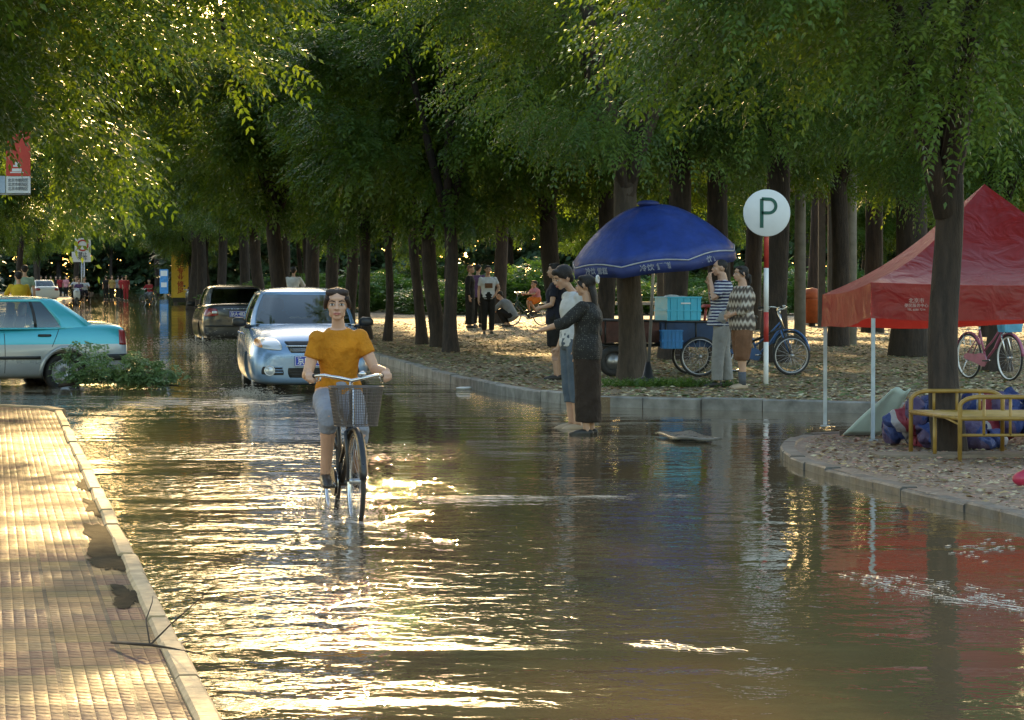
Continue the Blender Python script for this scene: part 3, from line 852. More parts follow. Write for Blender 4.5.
    # --- face
    if face:
        for s_ in (-1, 1):
            t = MB(); t.ball((s_ * .030, -.0805, .000), (.0155, .009, .0072), n=12, m=8); t.ball((s_ * .030, -.0875, .0), (.0062, .0035, .0062), mi=1, n=10, m=6)
            t.tube([(s_ * .013, -.0835, .003), (s_ * .03, -.091, .0088), (s_ * .047, -.080, .003)], [.0015, .0028, .0014], 6, 2)
            o = MB(); o.add(t.v, t.f, 0, True, HM); o.m = t.m; o.build('eye', [EYEW, EYEB, hairm], root)
            t = MB(); t.tube([(s_ * .012, -.088, .0215), (s_ * .031, -.0895, .0265), (s_ * .05, -.076, .021)], [.0025, .0035, .0015], 6); 
            o = MB(); o.add(t.v, t.f, 0, True, HM); o.build('eyebrow', hairm, root)
        t = MB(); t.tube([(-.025, -.083, -.058), (-.010, -.0945, -.0535), (0, -.0955, -.0555), (.010, -.0945, -.0535), (.025, -.083, -.058)], [.002, .0048, .0045, .0048, .002], 7)
        t.tube([(-.021, -.085, -.0605), (0, -.0955, -.0645), (.021, -.085, -.0605)], [.002, .0055, .002], 7)
        o = MB(); o.add(t.v, t.f, 0, True, HM); o.build('lips', LIP, root)
    # --- hair
    t = MB()
    if hair == 'short':
        t.ball((0, .022, .036), (.078, .088, .079), n=18, m=12); t.ball((0, -.045, .082), (.058, .035, .024)); t.ball((0, .07, -.015), (.058, .03, .05))
    elif hair == 'crop':
        t.ball((0, .018, .032), (.0755, .086, .078), n=18, m=12); t.ball((0, .06, -.015), (.056, .03, .045))
    elif hair == 'thick':
        t.ball((0, .022, .042), (.088, .096, .084), n=18, m=12); t.ball((0, -.055, .075), (.066, .038, .034)); t.ball((0, .07, -.02), (.066, .035, .06)); t.ball((.075, .0, .02), (.014, .03, .04)); t.ball((-.075, .0, .02), (.014, .03, .04))
    elif hair == 'balding':
        t.ball((0, .035, .026), (.077, .078, .073), n=18, m=12)
    else:
        t.ball((0, .028, .034), (.080, .088, .079), n=18, m=12); t.ball((.030, -.018, .078), (.046, .048, .028)); t.ball((-.030, -.018, .078), (.046, .048, .028))
        t.tube([(.058, -.050, .045), (.074, -.030, .012), (.078, .012, -.025)], [.018, .015, .012], 8); t.tube([(-.058, -.050, .045), (-.074, -.030, .012), (-.078, .012, -.025)], [.018, .015, .012], 8)
        t.ball((0, .07, -.03), (.06, .04, .06))
        if hair == 'tied': t.tube([(0, .085, .0), (0, .125, -.03), (0, .135, -.11), (0, .12, -.17)], [.022, .030, .026, .010], 10)
        if hair == 'bun': t.ball((0, .105, .01), (.035, .03, .035))
        if hair == 'long': t.loft([ering(V((0, .075, -.03)), V((1, 0, 0)), V((0, 1, 0)), .072, .035), ering(V((0, .09, -.10)), V((1, 0, 0)), V((0, 1, 0)), .068, .032), ering(V((0, .10, -.20)), V((1, 0, 0)), V((0, 1, 0)), .05, .024), ering(V((0, .10, -.27)), V((1, 0, 0)), V((0, 1, 0)), .025, .012)])
    o = MB(); o.add(t.v, t.f, 0, True, HM)
    hv = min(voxel, .009)
    fused(o, 'hair', hairm, root, hv, 1)
    # --- clothes
    if bottom:
        kind, bm_, ln = bottom; t = MB(); P = J['pelvis']; W = J['waist']; dn = (W - P).normalized()
        if kind == 'skirt':
            hem = (J['kneeL'] + J['kneeR']) / 2 * (1 - ln) + (J['ankleL'] + J['ankleR']) / 2 * ln
            rr = [ering(W - dn * .02, sideP, fwP, .14, .11), ering(P + dn * .02, sideP, fwP, .178, .135), ering(P - dn * .08, sideP, fwP, .185, .14), ering(P.lerp(hem, .6), sideP, fwP, .175, .135), ering(hem, sideP, fwP, .17, .135)]
            t.loft(rr)
        else:
            r2 = [ering(W - dn * .02, sideP, fwP, (.136 if fem else .150) * wl, .112 * wl), ering(P + dn * .04, sideP, fwP, .172 * wl, .126 * wl), ering(P - dn * .05, sideP, fwP, .182 * wl, .13 * wl), ering(P - dn * .11, sideP, fwP, .155 * wl, .11 * wl)]
            t.loft(r2)
            for S in 'LR':
                h, k, a = J['hip' + S], J['knee' + S], J['ankle' + S]
                loose = {'trousers': .019, 'shorts': .038, 'capri': .016, 'wide': .05}[kind]
                Lp = [h, h.lerp(k, .3), h.lerp(k, .75), k]; rp = [.096 + loose * .2, .086 + loose * .6, .064 + loose, .055 + loose]
                if ln <= 1: 
                    Lp = [h, h.lerp(k, .35 * ln), h.lerp(k, .75 * ln), h.lerp(k, ln)]; rp = [.096 + loose * .2, .086 + loose * .7, .07 + loose, .062 + loose]
                else:
                    q = ln - 1; Lp += [k.lerp(a, .3 * q), k.lerp(a, .7 * q), k.lerp(a, q)]; rp += [.054 + loose, .048 + loose, .044 + loose + (.02 if kind == 'wide' else 0)]
                t.tube(Lp, [x * (1 + (wl - 1) * .5) for x in rp], 14)
        fused(t, {'skirt': 'skirt', 'shorts': 'shorts'}.get(kind, 'trousers'), bm_, root, max(voxel, .009), 3, wr=.006 if voxel < .012 else 0)
    if top:
        kind, tm, sl = top; t = MB()
        off = {'tee': .014, 'shirt': .020, 'blouse': .024}[kind]
        torso(t, off, -.13 if kind != 'tee' else -.08, neck=False, hips=.96, flare=.015)
        for S in 'LR':
            s, e, wr = J['shoulder' + S], J['elbow' + S], J['wrist' + S]
            start = J['chest'].lerp(J['neckb'], .75).lerp(s, .45)
            lo = off * .8
            if sl <= 1: Lp = [start, s, s.lerp(e, .5 * sl), s.lerp(e, sl)]; rp = [.036, .049 + off * .7, .046 + lo, .046 + lo]
            else: Lp = [start, s, s.lerp(e, .5), e, e.lerp(wr, .5 * (sl - 1)), e.lerp(wr, sl - 1)]; rp = [.040, .052 + off * .7, .048 + off, .044 + off, .038 + off, .034 + off]
            t.tube(Lp, rp, 12); t.ball(s + V((0, 0, -.006)), (.057 + off * .4,) * 3)
        fused(t, {'tee': 'tshirt', 'shirt': 'shirt', 'blouse': 'blouse'}[kind], tm, root, max(voxel, .009), 4, wr=.006 if voxel < .012 else 0)
    if shoes is not None:
        for S in 'LR':
            a = J['ankle' + S]; fd = V((foot or {}).get(S, (.12 * (1 if S == 'L' else -1), -1, 0))).normalized()
            t = MB(); t.tube([a - fd * .075 + V((0, 0, -.045)), a - fd * .04 + V((0, 0, -.040)), a + fd * .05 + V((0, 0, -.042)), a + fd * .12 + V((0, 0, -.054)), a + fd * .185 + V((0, 0, -.060))], [.018, .040, .040, .038, .015], 10, ell=None)
            t.box(a + fd * .06 + V((0, 0, -.072)), (.07, .22, .014), rz=math.atan2(fd.y, fd.x) + PI / 2)
            fused(t, 'shoe', shoes, root, .008, 1)
    return root
# ================================================================== bicycles
RUB = mat('tyre_rubber', (.03, .028, .027), .7)
CHR = mat('chrome', (.62, .62, .62), .25, 1.0, var=.1)
ALU = mat('aluminium', (.45, .45, .46), .4, .9, var=.1)
BLK = mat('black_plastic', (.02, .02, .02), .45)
def wheel_parts(root, y, r=.33, name='wheel', white=None, x=0.0, spokes=28):
    M = Matrix.Translation((x, y, r))
    t = MB(); prof = [(r - .017 + .017 * math.cos(a), .017 * math.sin(a)) for a in [2 * PI * k / 8 for k in range(8)]]
    t.lathe(prof, 48, M, closed=True)
    wh = t.build('wheel', RUB, root)
    t = MB(); pr = [(r - .034, -.012), (r - .026, -.013), (r - .030, 0), (r - .026, .013), (r - .034, .012), (r - .040, 0)]
    t.lathe(pr, 48, M, closed=True); t.build('rim', white or CHR, wh)
    t = MB()
    for k in range(spokes):
        a = 2 * PI * k / spokes; a2 = a + (.5 if k % 4 < 2 else -.5); s = .028 if k % 2 else -.028
        t.tube([(x + s, y + .02 * math.cos(a2), r + .02 * math.sin(a2)), (x, y + (r - .036) * math.cos(a), r + (r - .036) * math.sin(a))], .0013, 4)
    t.tube([(x - .045, y, r), (x - .03, y, r), (x + .03, y, r), (x + .045, y, r)], [.016, .02, .02, .016], 10)
    t.build('spokes', ALU, wh)
    return wh
def fender(root, y, r, a0, a1, mt, x=0):
    t = MB(); n = 18; rings = []
    for i in range(n + 1):
        a = a0 + (a1 - a0) * i / n; R_ = r + .02
        cy, cz = math.cos(a), math.sin(a)
        rings.append([V((x + dx, y + cy * (R_ + dr), r + cz * (R_ + dr))) for dx, dr in ((-.028, -.012), (-.015, .006), (0, .01), (.015, .006), (.028, -.012), (.015, .002), (0, .006), (-.015, .002))])
    t.loft(rings); t.build('mudguard', mt, root)
def bicycle(label, loc, rz, mt, basket=None, white=None, group=None, steer=0, rack=True, crank=0.0, seat_z=.82, bar=.27, name='bicycle', lean=0):
    root = thing(name, label, 'bicycle', loc, rz, group)
    root.rotation_euler.y = lean
    wheel_parts(root, .53, white=white); wheel_parts(root, -.53, white=white)
    fender(root, .53, .33, R(-20), R(150), mt); fender(root, -.53, .33, R(20), R(175), mt)
    t = MB(); r = .0155
    HT, HB = V((0, -.335, .90)), V((0, -.375, .70)); BBk = V((0, .08, .28)); SC_ = V((0, .235, .66)); RH = V((0, .53, .33))
    t.tube([HB, HT], .019, 10); t.tube([HB + V((0, .01, .04)), V((0, -.15, .46)), BBk], [r * 1.15, r * 1.2, r * 1.15], 10); t.tube([HB + V((0, .01, .11)), V((0, -.1, .57)), V((0, .13, .42))], r * .9, 8)
    t.tube([BBk, SC_, V((0, .25, .71))], r, 10)
    for s in (-1, 1):
        t.tube([BBk + V((s * .02, 0, 0)), RH + V((s * .055, 0, 0))], .009, 6); t.tube([SC_ + V((s * .012, 0, 0)), RH + V((s * .055, 0, 0))], .008, 6)
    t.tube([BBk + V((-.035, 0, 0)), BBk + V((.035, 0, 0))], .024, 12)
    t.build('frame', mt, root)
    t = MB()
    for s in (-1, 1): t.tube([HB + V((s * .0, 0, -.02)), HB + V((s * .045, -.01, -.05)), V((s * .05, -.53, .33))], [.015, .014, .009], 8)
    t.build('fork', mt if white is None else CHR, root)
    t = MB(); t.tube([V((0, .25, .70)), V((0, .262, seat_z - .05))], .013, 8); t.build('seat_post', CHR, root)
    t = MB()
    t.loft([[V((x, .262 + y, seat_z - .02 + z)) for x, z in ((-w_, 0), (-w_ * .7, .02), (0, .026), (w_ * .7, .02), (w_, 0), (w_ * .8, -.025), (0, -.03), (-w_ * .8, -.025))] for y, w_ in ((-.16, .014), (-.13, .028), (-.03, .035), (.05, .075), (.10, .095), (.13, .06))])
    t.build('saddle', BLK, root)
    hb = V((0, -.32, .99))
    t = MB(); t.tube([HT, hb], .013, 8)
    P = [hb + V((x, y, z)) for x, y, z in ((-bar, .20, .02), (-bar + .03, .08, .03), (-bar + .07, .0, .035), (-.09, -.05, .02), (0, -.03, 0), (.09, -.05, .02), (bar - .07, .0, .035), (bar - .03, .08, .03), (bar, .20, .02))]
    t.tube(P, .0115, 8)
    hbo = t.build('handlebar', CHR, root)
    for s in (0, 1):
        t = MB(); q = P if s == 0 else P[::-1]; t.tube([q[0], q[0].lerp(q[1], .8)], [.017, .015], 8); t.build('grip', BLK, hbo)
        t = MB(); q0 = q[1].lerp(q[2], .5); t.tube([q0, q0 + V((0, -.01, -.03)), q[0] + V((0, 0, -.045))], .005, 6); t.build('brake_lever', CHR, hbo)
    t = MB(); t.ball(hb + V((.07, -.04, .045)), (.025, .025, .02)); t.build('bell', CHR, hbo)
    # cranks, pedals, chain guard
    ck = MB()
    for s, a in ((-1, crank), (1, crank + PI)):
        e = BBk + V((s * .075, -.165 * math.cos(a), -.165 * math.sin(a)))
        ck.tube([BBk + V((s * .045, 0, 0)), BBk + V((s * .06, 0, 0)), e], [.014, .011, .009], 8)
    ck.lathe([(.03, -.045), (.085, -.045), (.088, -.041), (.085, -.037), (.03, -.037)], 28, Matrix.Translation(BBk), closed=True)
    co = ck.build('crank', CHR, root)
    for s, a in ((-1, crank), (1, crank + PI)):
        e = BBk + V((s * .115, -.165 * math.cos(a), -.165 * math.sin(a)))
        t = MB(); t.box(e, (.08, .065, .022)); t.build('pedal', BLK, co)
    t = MB()
    t.loft([[V((x, y, z)) for x, z in ((-.062, c - h), (-.05, c - h), (-.05, c + h), (-.062, c + h))] for y, c, h in ((-.02, .28, .02), (.03, .28, .085), (.1, .29, .095), (.3, .31, .06), (.5, .33, .045), (.57, .33, .02))], smooth=False)
    t.build('chain_guard', mt, root)
    if rack:
        t = MB()
        for x in (-.05, 0, .05): t.tube([(x, .33, .72), (x, .68, .72)], .005, 6)
        for y in (.33, .5, .68): t.tube([(-.05, y, .72), (.05, y, .72)], .005, 6)
        for s in (-1, 1): t.tube([(s * .05, .62, .72), (s * .06, .53, .34)], .005, 6)
        t.build('rear_rack', CHR, root)
    t = MB(); t.tube([(-.04, .5, .33), (-.09, .56, .1), (-.10, .58, .03)], .007, 6); t.build('kickstand', CHR, root)
    if basket is not None:
        t = MB(); z0, z1 = .70, .955; y0 = -.40
        def rr(z, f): return [V((f * x, y0 - .01 - (.12 + f * y * .125), z)) for x, y in BR]
        BR = []
        for k in range(28):
            a = 2 * PI * k / 28; c_, s_ = math.cos(a), math.sin(a)
            BR.append((.165 * abs(c_) ** .5 * (1 if c_ > 0 else -1), abs(s_) ** .5 * (1 if s_ > 0 else -1)))
        for z, f, rd in ((z1, 1.06, .006), (z1 - .012, 1.055, .003), *[(z1 - .012 - .022 * i, 1.055 - .0195 * i, .0019) for i in range(1, 11)], (z0, .84, .004)):
            q = rr(z, f); t.tube(q + [q[0]], rd, 5, cap=False)
        a_, b_ = rr(z1, 1.06), rr(z0, .84)
        for k in range(28):
            for h in (0, .33, .67):
                p = a_[k].lerp(a_[(k + 1) % 28], h); q = b_[k].lerp(b_[(k + 1) % 28], h); t.tube([p, q], .0021, 4, cap=False)
        for k in range(14):
            t.tube([b_[k], b_[(-k) % 28]], .0014, 4, cap=False)
        t.build('basket', basket, root)
        t = MB(); t.tube([hb + V((0, -.03, -.01)), (0, y0 - .02, z1 - .02), (0, y0 - .02, z0), (0, -.52, z0 - .03)], .006, 6); t.build('basket_bracket', CHR, root)
    return root
# ================================================================== cars
def m_glass(name='car_glass', tint=(.30, .36, .34), tr=.75):
    m = bpy.data.materials.new(name); t, b = nodes(m)
    out = [n for n in t.nodes if n.type == 'OUTPUT_MATERIAL'][0]
    t.nodes.remove(b)
    gl = t.nodes.new('ShaderNodeBsdfGlossy'); gl.inputs['Roughness'].default_value = .015; gl.inputs['Color'].default_value = (.9, .95, .95, 1)
    tp = t.nodes.new('ShaderNodeBsdfTransparent'); tp.inputs[0].default_value = (*tint, 1)
    fr = t.nodes.new('ShaderNodeFresnel'); fr.inputs[0].default_value = 1.55
    f = mth(t, 'ADD', mth(t, 'MULTIPLY', fr.outputs[0], 1.3), .04)
    ms = t.nodes.new('ShaderNodeMixShader'); t.links.new(f, ms.inputs[0]); t.links.new(tp.outputs[0], ms.inputs[1]); t.links.new(gl.outputs[0], ms.inputs[2])
    t.links.new(ms.outputs[0], out.inputs[0]); return m
GLASS = m_glass()
GLASS_CLEAR = m_glass('taxi_glass', (.62, .66, .66))
def m_paint(name, col, col2=None, zsplit=0, metal=.35, dust=.35):
    m = bpy.data.materials.new(name); t, b = nodes(m); v = coords(t)
    c = None
    if col2:
        s = t.nodes.new('ShaderNodeSeparateXYZ'); t.links.new(v, s.inputs[0])
        k = mth(t, 'GREATER_THAN', s.outputs[2], zsplit); c = mix(t, k, col2, col)
    d = noise(t, v, 3.5, 5, .7)
    s = t.nodes.new('ShaderNodeSeparateXYZ'); t.links.new(v, s.inputs[0])
    mr = t.nodes.new('ShaderNodeMapRange'); mr.inputs[1].default_value = .25; mr.inputs[2].default_value = .75; mr.inputs[3].default_value = .8; mr.inputs[4].default_value = .12
    t.links.new(s.outputs[2], mr.inputs[0])
    dm = mth(t, 'MULTIPLY', mth(t, 'MULTIPLY', d, mr.outputs[0]), dust * 2)
    fin = mix(t, dm, c if c is not None else col, (.16, .13, .10))
    t.links.new(fin, b.inputs['Base Color']); b.inputs['Metallic'].default_value = metal
    t.links.new(mth(t, 'ADD', .24, mth(t, 'MULTIPLY', dm, .5)), b.inputs['Roughness'])
    b.inputs['Coat Weight'].default_value = .7; b.inputs['Coat Roughness'].default_value = .05
    return m
LAMP = mat('lamp_glass', (.62, .64, .66), .12, .3, var=.1, coat=1)
AMB = mat('amber_lens', (.75, .28, .06), .2, coat=1)
REDL = mat('red_lens', (.30, .02, .018), .18, coat=1)
PLB = mat('blue_plate', (.02, .05, .42), .4, var=.05)
WHT = mat('white_paint', (.8, .8, .78), .5, var=.05)
DKI = mat('dark_interior', (.03, .03, .032), .8)
GREYI = mat('grey_seat', (.16, .16, .17), .9)
def prj(bvh, p, d, off):
    h = bvh.ray_cast(V(p), V(d))
    if h[0] is None: return None
    return h[0] - V(d).normalized() * off
def patch(bvh, quad, d, far=6, n=(14, 10), off=.004, th=.012, rnd_=0.0, bulge=0.0):
    """grid over a quad (4 corners, on a plane in front of the surface) thrown onto the body along d"""
    d = V(d).normalized(); mb = MB(); nx, ny = n; Q = [V(q) for q in quad]; front = []; back = []
    for j in range(ny + 1):
        for i in range(nx + 1):
            u, v = i / nx, j / ny
            if rnd_:
                a, b = 2 * u - 1, 2 * v - 1
                a2 = a * math.sqrt(max(0, 1 - rnd_ * b * b / 2)); b2 = b * math.sqrt(max(0, 1 - rnd_ * a * a / 2)); u2, v2 = (a2 + 1) / 2, (b2 + 1) / 2
            else: u2, v2 = u, v
            p = Q[0].lerp(Q[1], u2).lerp(Q[3].lerp(Q[2], u2), v2)
            h = bvh.ray_cast(p - d * far, d)
            q = h[0] if h[0] is not None else None
            bl = bulge * (1 - (2 * u - 1) ** 2) * (1 - (2 * v - 1) ** 2)
            front.append(None if q is None else q - d * (off + bl)); back.append(None if q is None else q + d * th)
    good = [p for p in front if p is not None]
    if not good: return mb
    for k in range(len(front)):
        if front[k] is None:
            m_ = sum((p.dot(d) for p in good)) / len(good); i, j = k % (nx + 1), k // (nx + 1)
            p = Q[0].lerp(Q[1], i / nx).lerp(Q[3].lerp(Q[2], i / nx), j / ny); p = p + d * (m_ - p.dot(d)); front[k] = p; back[k] = p + d * th
    N = len(front); fs = []
    for j in range(ny):
        for i in range(nx):
            a = j * (nx + 1) + i; fs.append((a, a + 1, a + nx + 2, a + nx + 1)); fs.append((N + a, N + a + nx + 1, N + a + nx + 2, N + a + 1))
    ed = [i for i in range(nx + 1)] + [j * (nx + 1) + nx for j in range(1, ny + 1)] + [ny * (nx + 1) + i for i in range(nx - 1, -1, -1)] + [j * (nx + 1) for j in range(ny - 1, 0, -1)]
    for a, b in zip(ed, ed[1:] + ed[:1]): fs.append((a, a + N, b + N, b))
    mb.add(front + back, fs); return mb
def car(name, label, loc, rz, body, cabin, wheels, paint, cat='car', glass=GLASS, wr=.30, group=None, rim='spoke', door_z=None, lift=0, ww=.19, detail=None):
    """front looks to -Y. body: stations (y, zbottom, zbelt, halfwidth low, mid, belt, crown). cabin: keys of the half greenhouse"""
    root = thing(name, label, cat, loc, rz, group)
    t = MB(); rings = []
    for (y, zb, zt, wl, wm, wt, cr) in body:
        h = zt - zb
        half = [(0, zb), (wl * .85, zb), (wl, zb + .05), (wm, zb + h * .30), (wm * 1.0, zb + h * .62), (wt, zt - .045), (wt * .90, zt + cr * .15), (wt * .5, zt + cr * .8), (0, zt + cr)]
        full = [V((x, y, z)) for x, z in half] + [V((-x, y, z)) for x, z in half[-2:0:-1]]
        rings.append(full)
    t.loft(rings)
    me = modded(t, [('SUBSURF', dict(levels=3, render_levels=3))])
    # wheel arches
    cut = MB()
    for (wx, wy) in wheels:
        for s in (-1, 1):
            cut.lathe([(0, s * (wx - .24)), (wr + .055, s * (wx - .24)), (wr + .055, s * (wx + .4)), (0, s * (wx + .4))], 36, Matrix.Translation((0, wy, wr + lift)))
    cm = cut.mesh('cut', []); bmx = bmesh.new(); bmx.from_mesh(cm); bmesh.ops.remove_doubles(bmx, verts=bmx.verts, dist=1e-4); bmesh.ops.recalc_face_normals(bmx, faces=bmx.faces); bmx.to_mesh(cm); bmx.free()
    co = bpy.data.objects.new('cut', cm); C.objects.link(co)
    bmx = bmesh.new(); bmx.from_mesh(me); bmesh.ops.recalc_face_normals(bmx, faces=bmx.faces); bmx.to_mesh(me); bmx.free()
    me2 = modded(me, [('BOOLEAN', dict(object=co, operation='DIFFERENCE', solver='EXACT'))])
    bpy.data.objects.remove(co)
    me2.materials.clear(); me2.materials.append(paint)
    for p in me2.polygons: p.use_smooth = True
    me2.set_sharp_from_angle(angle=R(35))
    bo = bpy.data.objects.new('body', me2); C.objects.link(bo); bo.parent = root
    b2 = bmesh.new(); b2.from_mesh(me2); bvh = BVHTree.FromBMesh(b2); b2.free()
    # greenhouse: keys (xb, yb, xt, yt, kind of the panel that starts here)
    zb0, zt0, crown = cabin['zb'], cabin['zt'], cabin['crown']; keys = cabin['keys']
    full = [(x, y, X, Y, k) for (x, y, X, Y, k) in keys] + [(-keys[i][0], keys[i][1], -keys[i][2], keys[i][3], keys[i - 1][4]) for i in range(len(keys) - 1, 0, -1)]
    # panels between consecutive full keys; full[0] is front centre, wraps round
    n = len(full); pan = {'paint': MB(), 'glass': MB(), 'black': MB()}
    def cr(p0, p1, p2, p3, t_): return .5 * ((2 * p1) + (-p0 + p2) * t_ + (2 * p0 - 5 * p1 + 4 * p2 - p3) * t_ * t_ + (-p0 + 3 * p1 - 3 * p2 + p3) * t_ ** 3)
    topring = []; sub = 5; vv = [0, .07, .07, .3, .5, .7, .9, .9, 1.0]
    cols = []
    zbf = cabin.get('zbf', lambda y: zb0)
    for i in range(n):
        q = [V(full[(i + k) % n][:4]) if False else full[(i + k) % n] for k in (-1, 0, 1, 2)]
        kind = full[i][4]
        for s in range(sub):
            f = s / sub
            # wide soft corner only where asked: plain linear inside narrow pillars
            def P(j): return [cr(q[0][j], q[1][j], q[2][j], q[3][j], f) if kind == 'glass' and abs(q[1][0] - q[2][0]) > .3 else q[1][j] * (1 - f) + q[2][j] * f for _ in (0,)][0]
            cols.append((P(0), P(1), P(2), P(3), kind))
    m_ = len(cols)
    def pos(c, v, inset=0):
        xb, yb, xt, yt, k = c; bul = .035 * 4 * v * (1 - v) 
        x = xb + (xt - xb) * v; y = yb + (yt - yb) * v; z0 = zbf(yb)
        z = z0 + (zt0 - .02 - z0) * v - .0
        nn = V((x, (y - cabin['cy']) * .35, 0)); nn = nn.normalized() if nn.length > 0 else V((0, 0, 0))
        q = V((x, y, z)) + nn * (bul - inset)
        return q
    for i in range(m_):
        c0, c1 = cols[i], cols[(i + 1) % m_]; k = c0[4]
        segs = [(0, .07, 0), (.07, .3, 1), (.3, .5, 1), (.5, .7, 1), (.7, .92, 1), (.92, 1, 0)]
        for a, b, g_ in segs:
            kk = 'paint'
            if g_ and k == 'glass': kk = 'glass'
            elif g_ and k == 'black': kk = 'black'
            elif g_ == 0 and k in ('glass', 'black') and cabin.get('trim', True): kk = 'paint'
            ins = .008 if kk == 'glass' else 0
            pan[kk].add([pos(c0, a, ins), pos(c1, a, ins), pos(c1, b, ins), pos(c0, b, ins)], [(0, 1, 2, 3)])
    tops = [pos(c, 1.0) for c in cols]
    cy = sum(p.y for p in tops) / m_
    cen = V((0, cy, zt0 + crown)); rr = []
    for f in (0, .06, .15, .3, .55, .8, .97):
        rg = []
        for p in tops:
            q = p.lerp(cen, f); q.z = p.z + (cen.z - p.z) * (1 - (1 - f) ** 3.0) ; rg.append(q)
        rr.append(rg)
    pan['paint'].loft(rr, cap=False); pan['paint'].add(rr[-1], [tuple(range(m_))])
    def fin(mb_, nm, mts, par):
        me_ = mb_.mesh(nm, mts); bb = bmesh.new(); bb.from_mesh(me_); bmesh.ops.remove_doubles(bb, verts=bb.verts, dist=2e-4); bmesh.ops.recalc_face_normals(bb, faces=bb.faces); bb.to_mesh(me_); bb.free()
        me_.set_sharp_from_angle(angle=R(40))
        o_ = bpy.data.objects.new(nm, me_); C.objects.link(o_); o_.parent = par; return o_
    roof = fin(pan['paint'], 'roof', paint, root)
    roof.modifiers.new('s', 'SOLIDIFY').thickness = .012; roof.modifiers['s'].offset = -1
    # separate windows: split glass by panel
    fin(pan['glass'], 'windows', glass, root)
    if pan['black'].f: 
        o_ = fin(pan['black'], 'pillar', BLK, root); o_.modifiers.new('s', 'SOLIDIFY').thickness = .01
    # interior: floor deck, dash, seats
    ys = [k[1] for k in keys]; y0, y1 = min(ys), max(ys); wmid = max(k[0] for k in keys) - .06
    t = MB(); t.box((0, (y0 + y1) / 2 + .02, zb0 + .012), (wmid * 1.9, (y1 - y0) * .80, .03)); t.box((0, y0 + .48, zb0 + .05), (wmid * 1.7, .25, .10)); t.build('cabin_floor', DKI, root)
    for sx, sy in ((-.36, cabin['seats'][0]), (.36, cabin['seats'][0]), (-.36, cabin['seats'][1]), (.36, cabin['seats'][1])):
        t = MB(); t.loft([ering(V((sx, sy, zb0 - .02)), V((1, 0, 0)), V((0, 1, 0)), .22, .06, e=3), ering(V((sx, sy + .03, zb0 + .12)), V((1, 0, 0)), V((0, 1, 0)), .2, .055, e=3), ering(V((sx, sy + .05, zb0 + .20)), V((1, 0, 0)), V((0, 1, 0)), .14, .045, e=3)])
        se = t.build('seat', GREYI, root)
        t = MB(); t.loft([ering(V((sx, sy + .05, zb0 + .20)), V((1, 0, 0)), V((0, 1, 0)), .09, .03, e=3), ering(V((sx, sy + .06, zb0 + .25)), V((1, 0, 0)), V((0, 1, 0)), .13, .05, e=3), ering(V((sx, sy + .07, zb0 + .36)), V((1, 0, 0)), V((0, 1, 0)), .12, .05, e=3), ering(V((sx, sy + .07, zb0 + .39)), V((1, 0, 0)), V((0, 1, 0)), .07, .03, e=3)])
        t.build('headrest', cabin.get('restm', GREYI), se)
    t = MB(); sx = .36
    t.tube([V((sx + .18 * math.cos(a), y0 + .72 + .05 * math.sin(a), zb0 + .07 + .15 * math.sin(a))) for a in [2 * PI * k / 20 for k in range(21)]], .014, 6, cap=False); t.build('steering_wheel', BLK, root)
    # wheels
    for (wx, wy) in wheels:
        for s in (-1, 1):
            M = Matrix.Translation((s * (wx - ww / 2 + .01), wy, wr + lift))
            t = MB(); h = ww / 2
            t.lathe([(wr * .66, -h * .9), (wr * .9, -h), (wr * .985, -h * .8), (wr, -h * .5), (wr, h * .5), (wr * .985, h * .8), (wr * .9, h), (wr * .66, h * .9)], 36, M, closed=True)
            wo = t.build('wheel', RUB, root)
            t = MB(); ro = wr * .67
            t.lathe([(ro, s * h * .92), (ro * .93, s * h * .95), (ro * .9, s * h * .55), (ro * .9, -s * h * .5)], 36, M)
            ns = 7 if rim == 'spoke' else 20
            for k in range(ns):
                a = 2 * PI * k / ns
                p0 = M @ V((s * h * .80, 0, 0)); pe = M @ V((s * h * .86, ro * .94 * math.cos(a), ro * .94 * math.sin(a)))
                if ns == 7: t.tube([p0, pe], [.035, .022], 6)
                else:
                    pe2 = M @ V((s * h * .86, ro * .94 * math.cos(a + .45), ro * .94 * math.sin(a + .45)))
                    t.tube([p0, pe], [.02, .008], 5); t.tube([p0, pe2], [.014, .006], 5)
            t.lathe([(0, s * h * .98), (ro * .24, s * h * .95), (ro * .28, s * h * .7), (ro * .8, s * h * .2), (ro * .9, s * h * .1)], 24, M)
            t.build('rim', ALU, wo)
    if cabin.get('mirror'):
        mx, my, mz = cabin['mirror']
        for s in (-1, 1):
            t = MB(); M = Matrix.Translation((s * (mx + .10), my, mz))
            t.loft([[V((x * f, y, z * f)) for x, z in ((-.10, -.04), (-.10, .045), (-.05, .075), (.06, .07), (.105, .02), (.09, -.05), (0, -.065), (-.06, -.06))] for y, f in ((-.075, .55), (-.05, .9), (0, 1.0), (.035, .98))], M=M)
            t.tube([(s * (mx - .06), my + .02, mz - .07), (s * (mx + .02), my, mz - .05)], [.03, .03], 8)
            t.build('side_mirror', cabin.get('mirm', BLK), root)
    return root, bvh
def decal(root, bvh, name, mt, quad, d, parent=None, **k):
    o = patch(bvh, quad, d, **k).build(name, mt, parent or root); return o
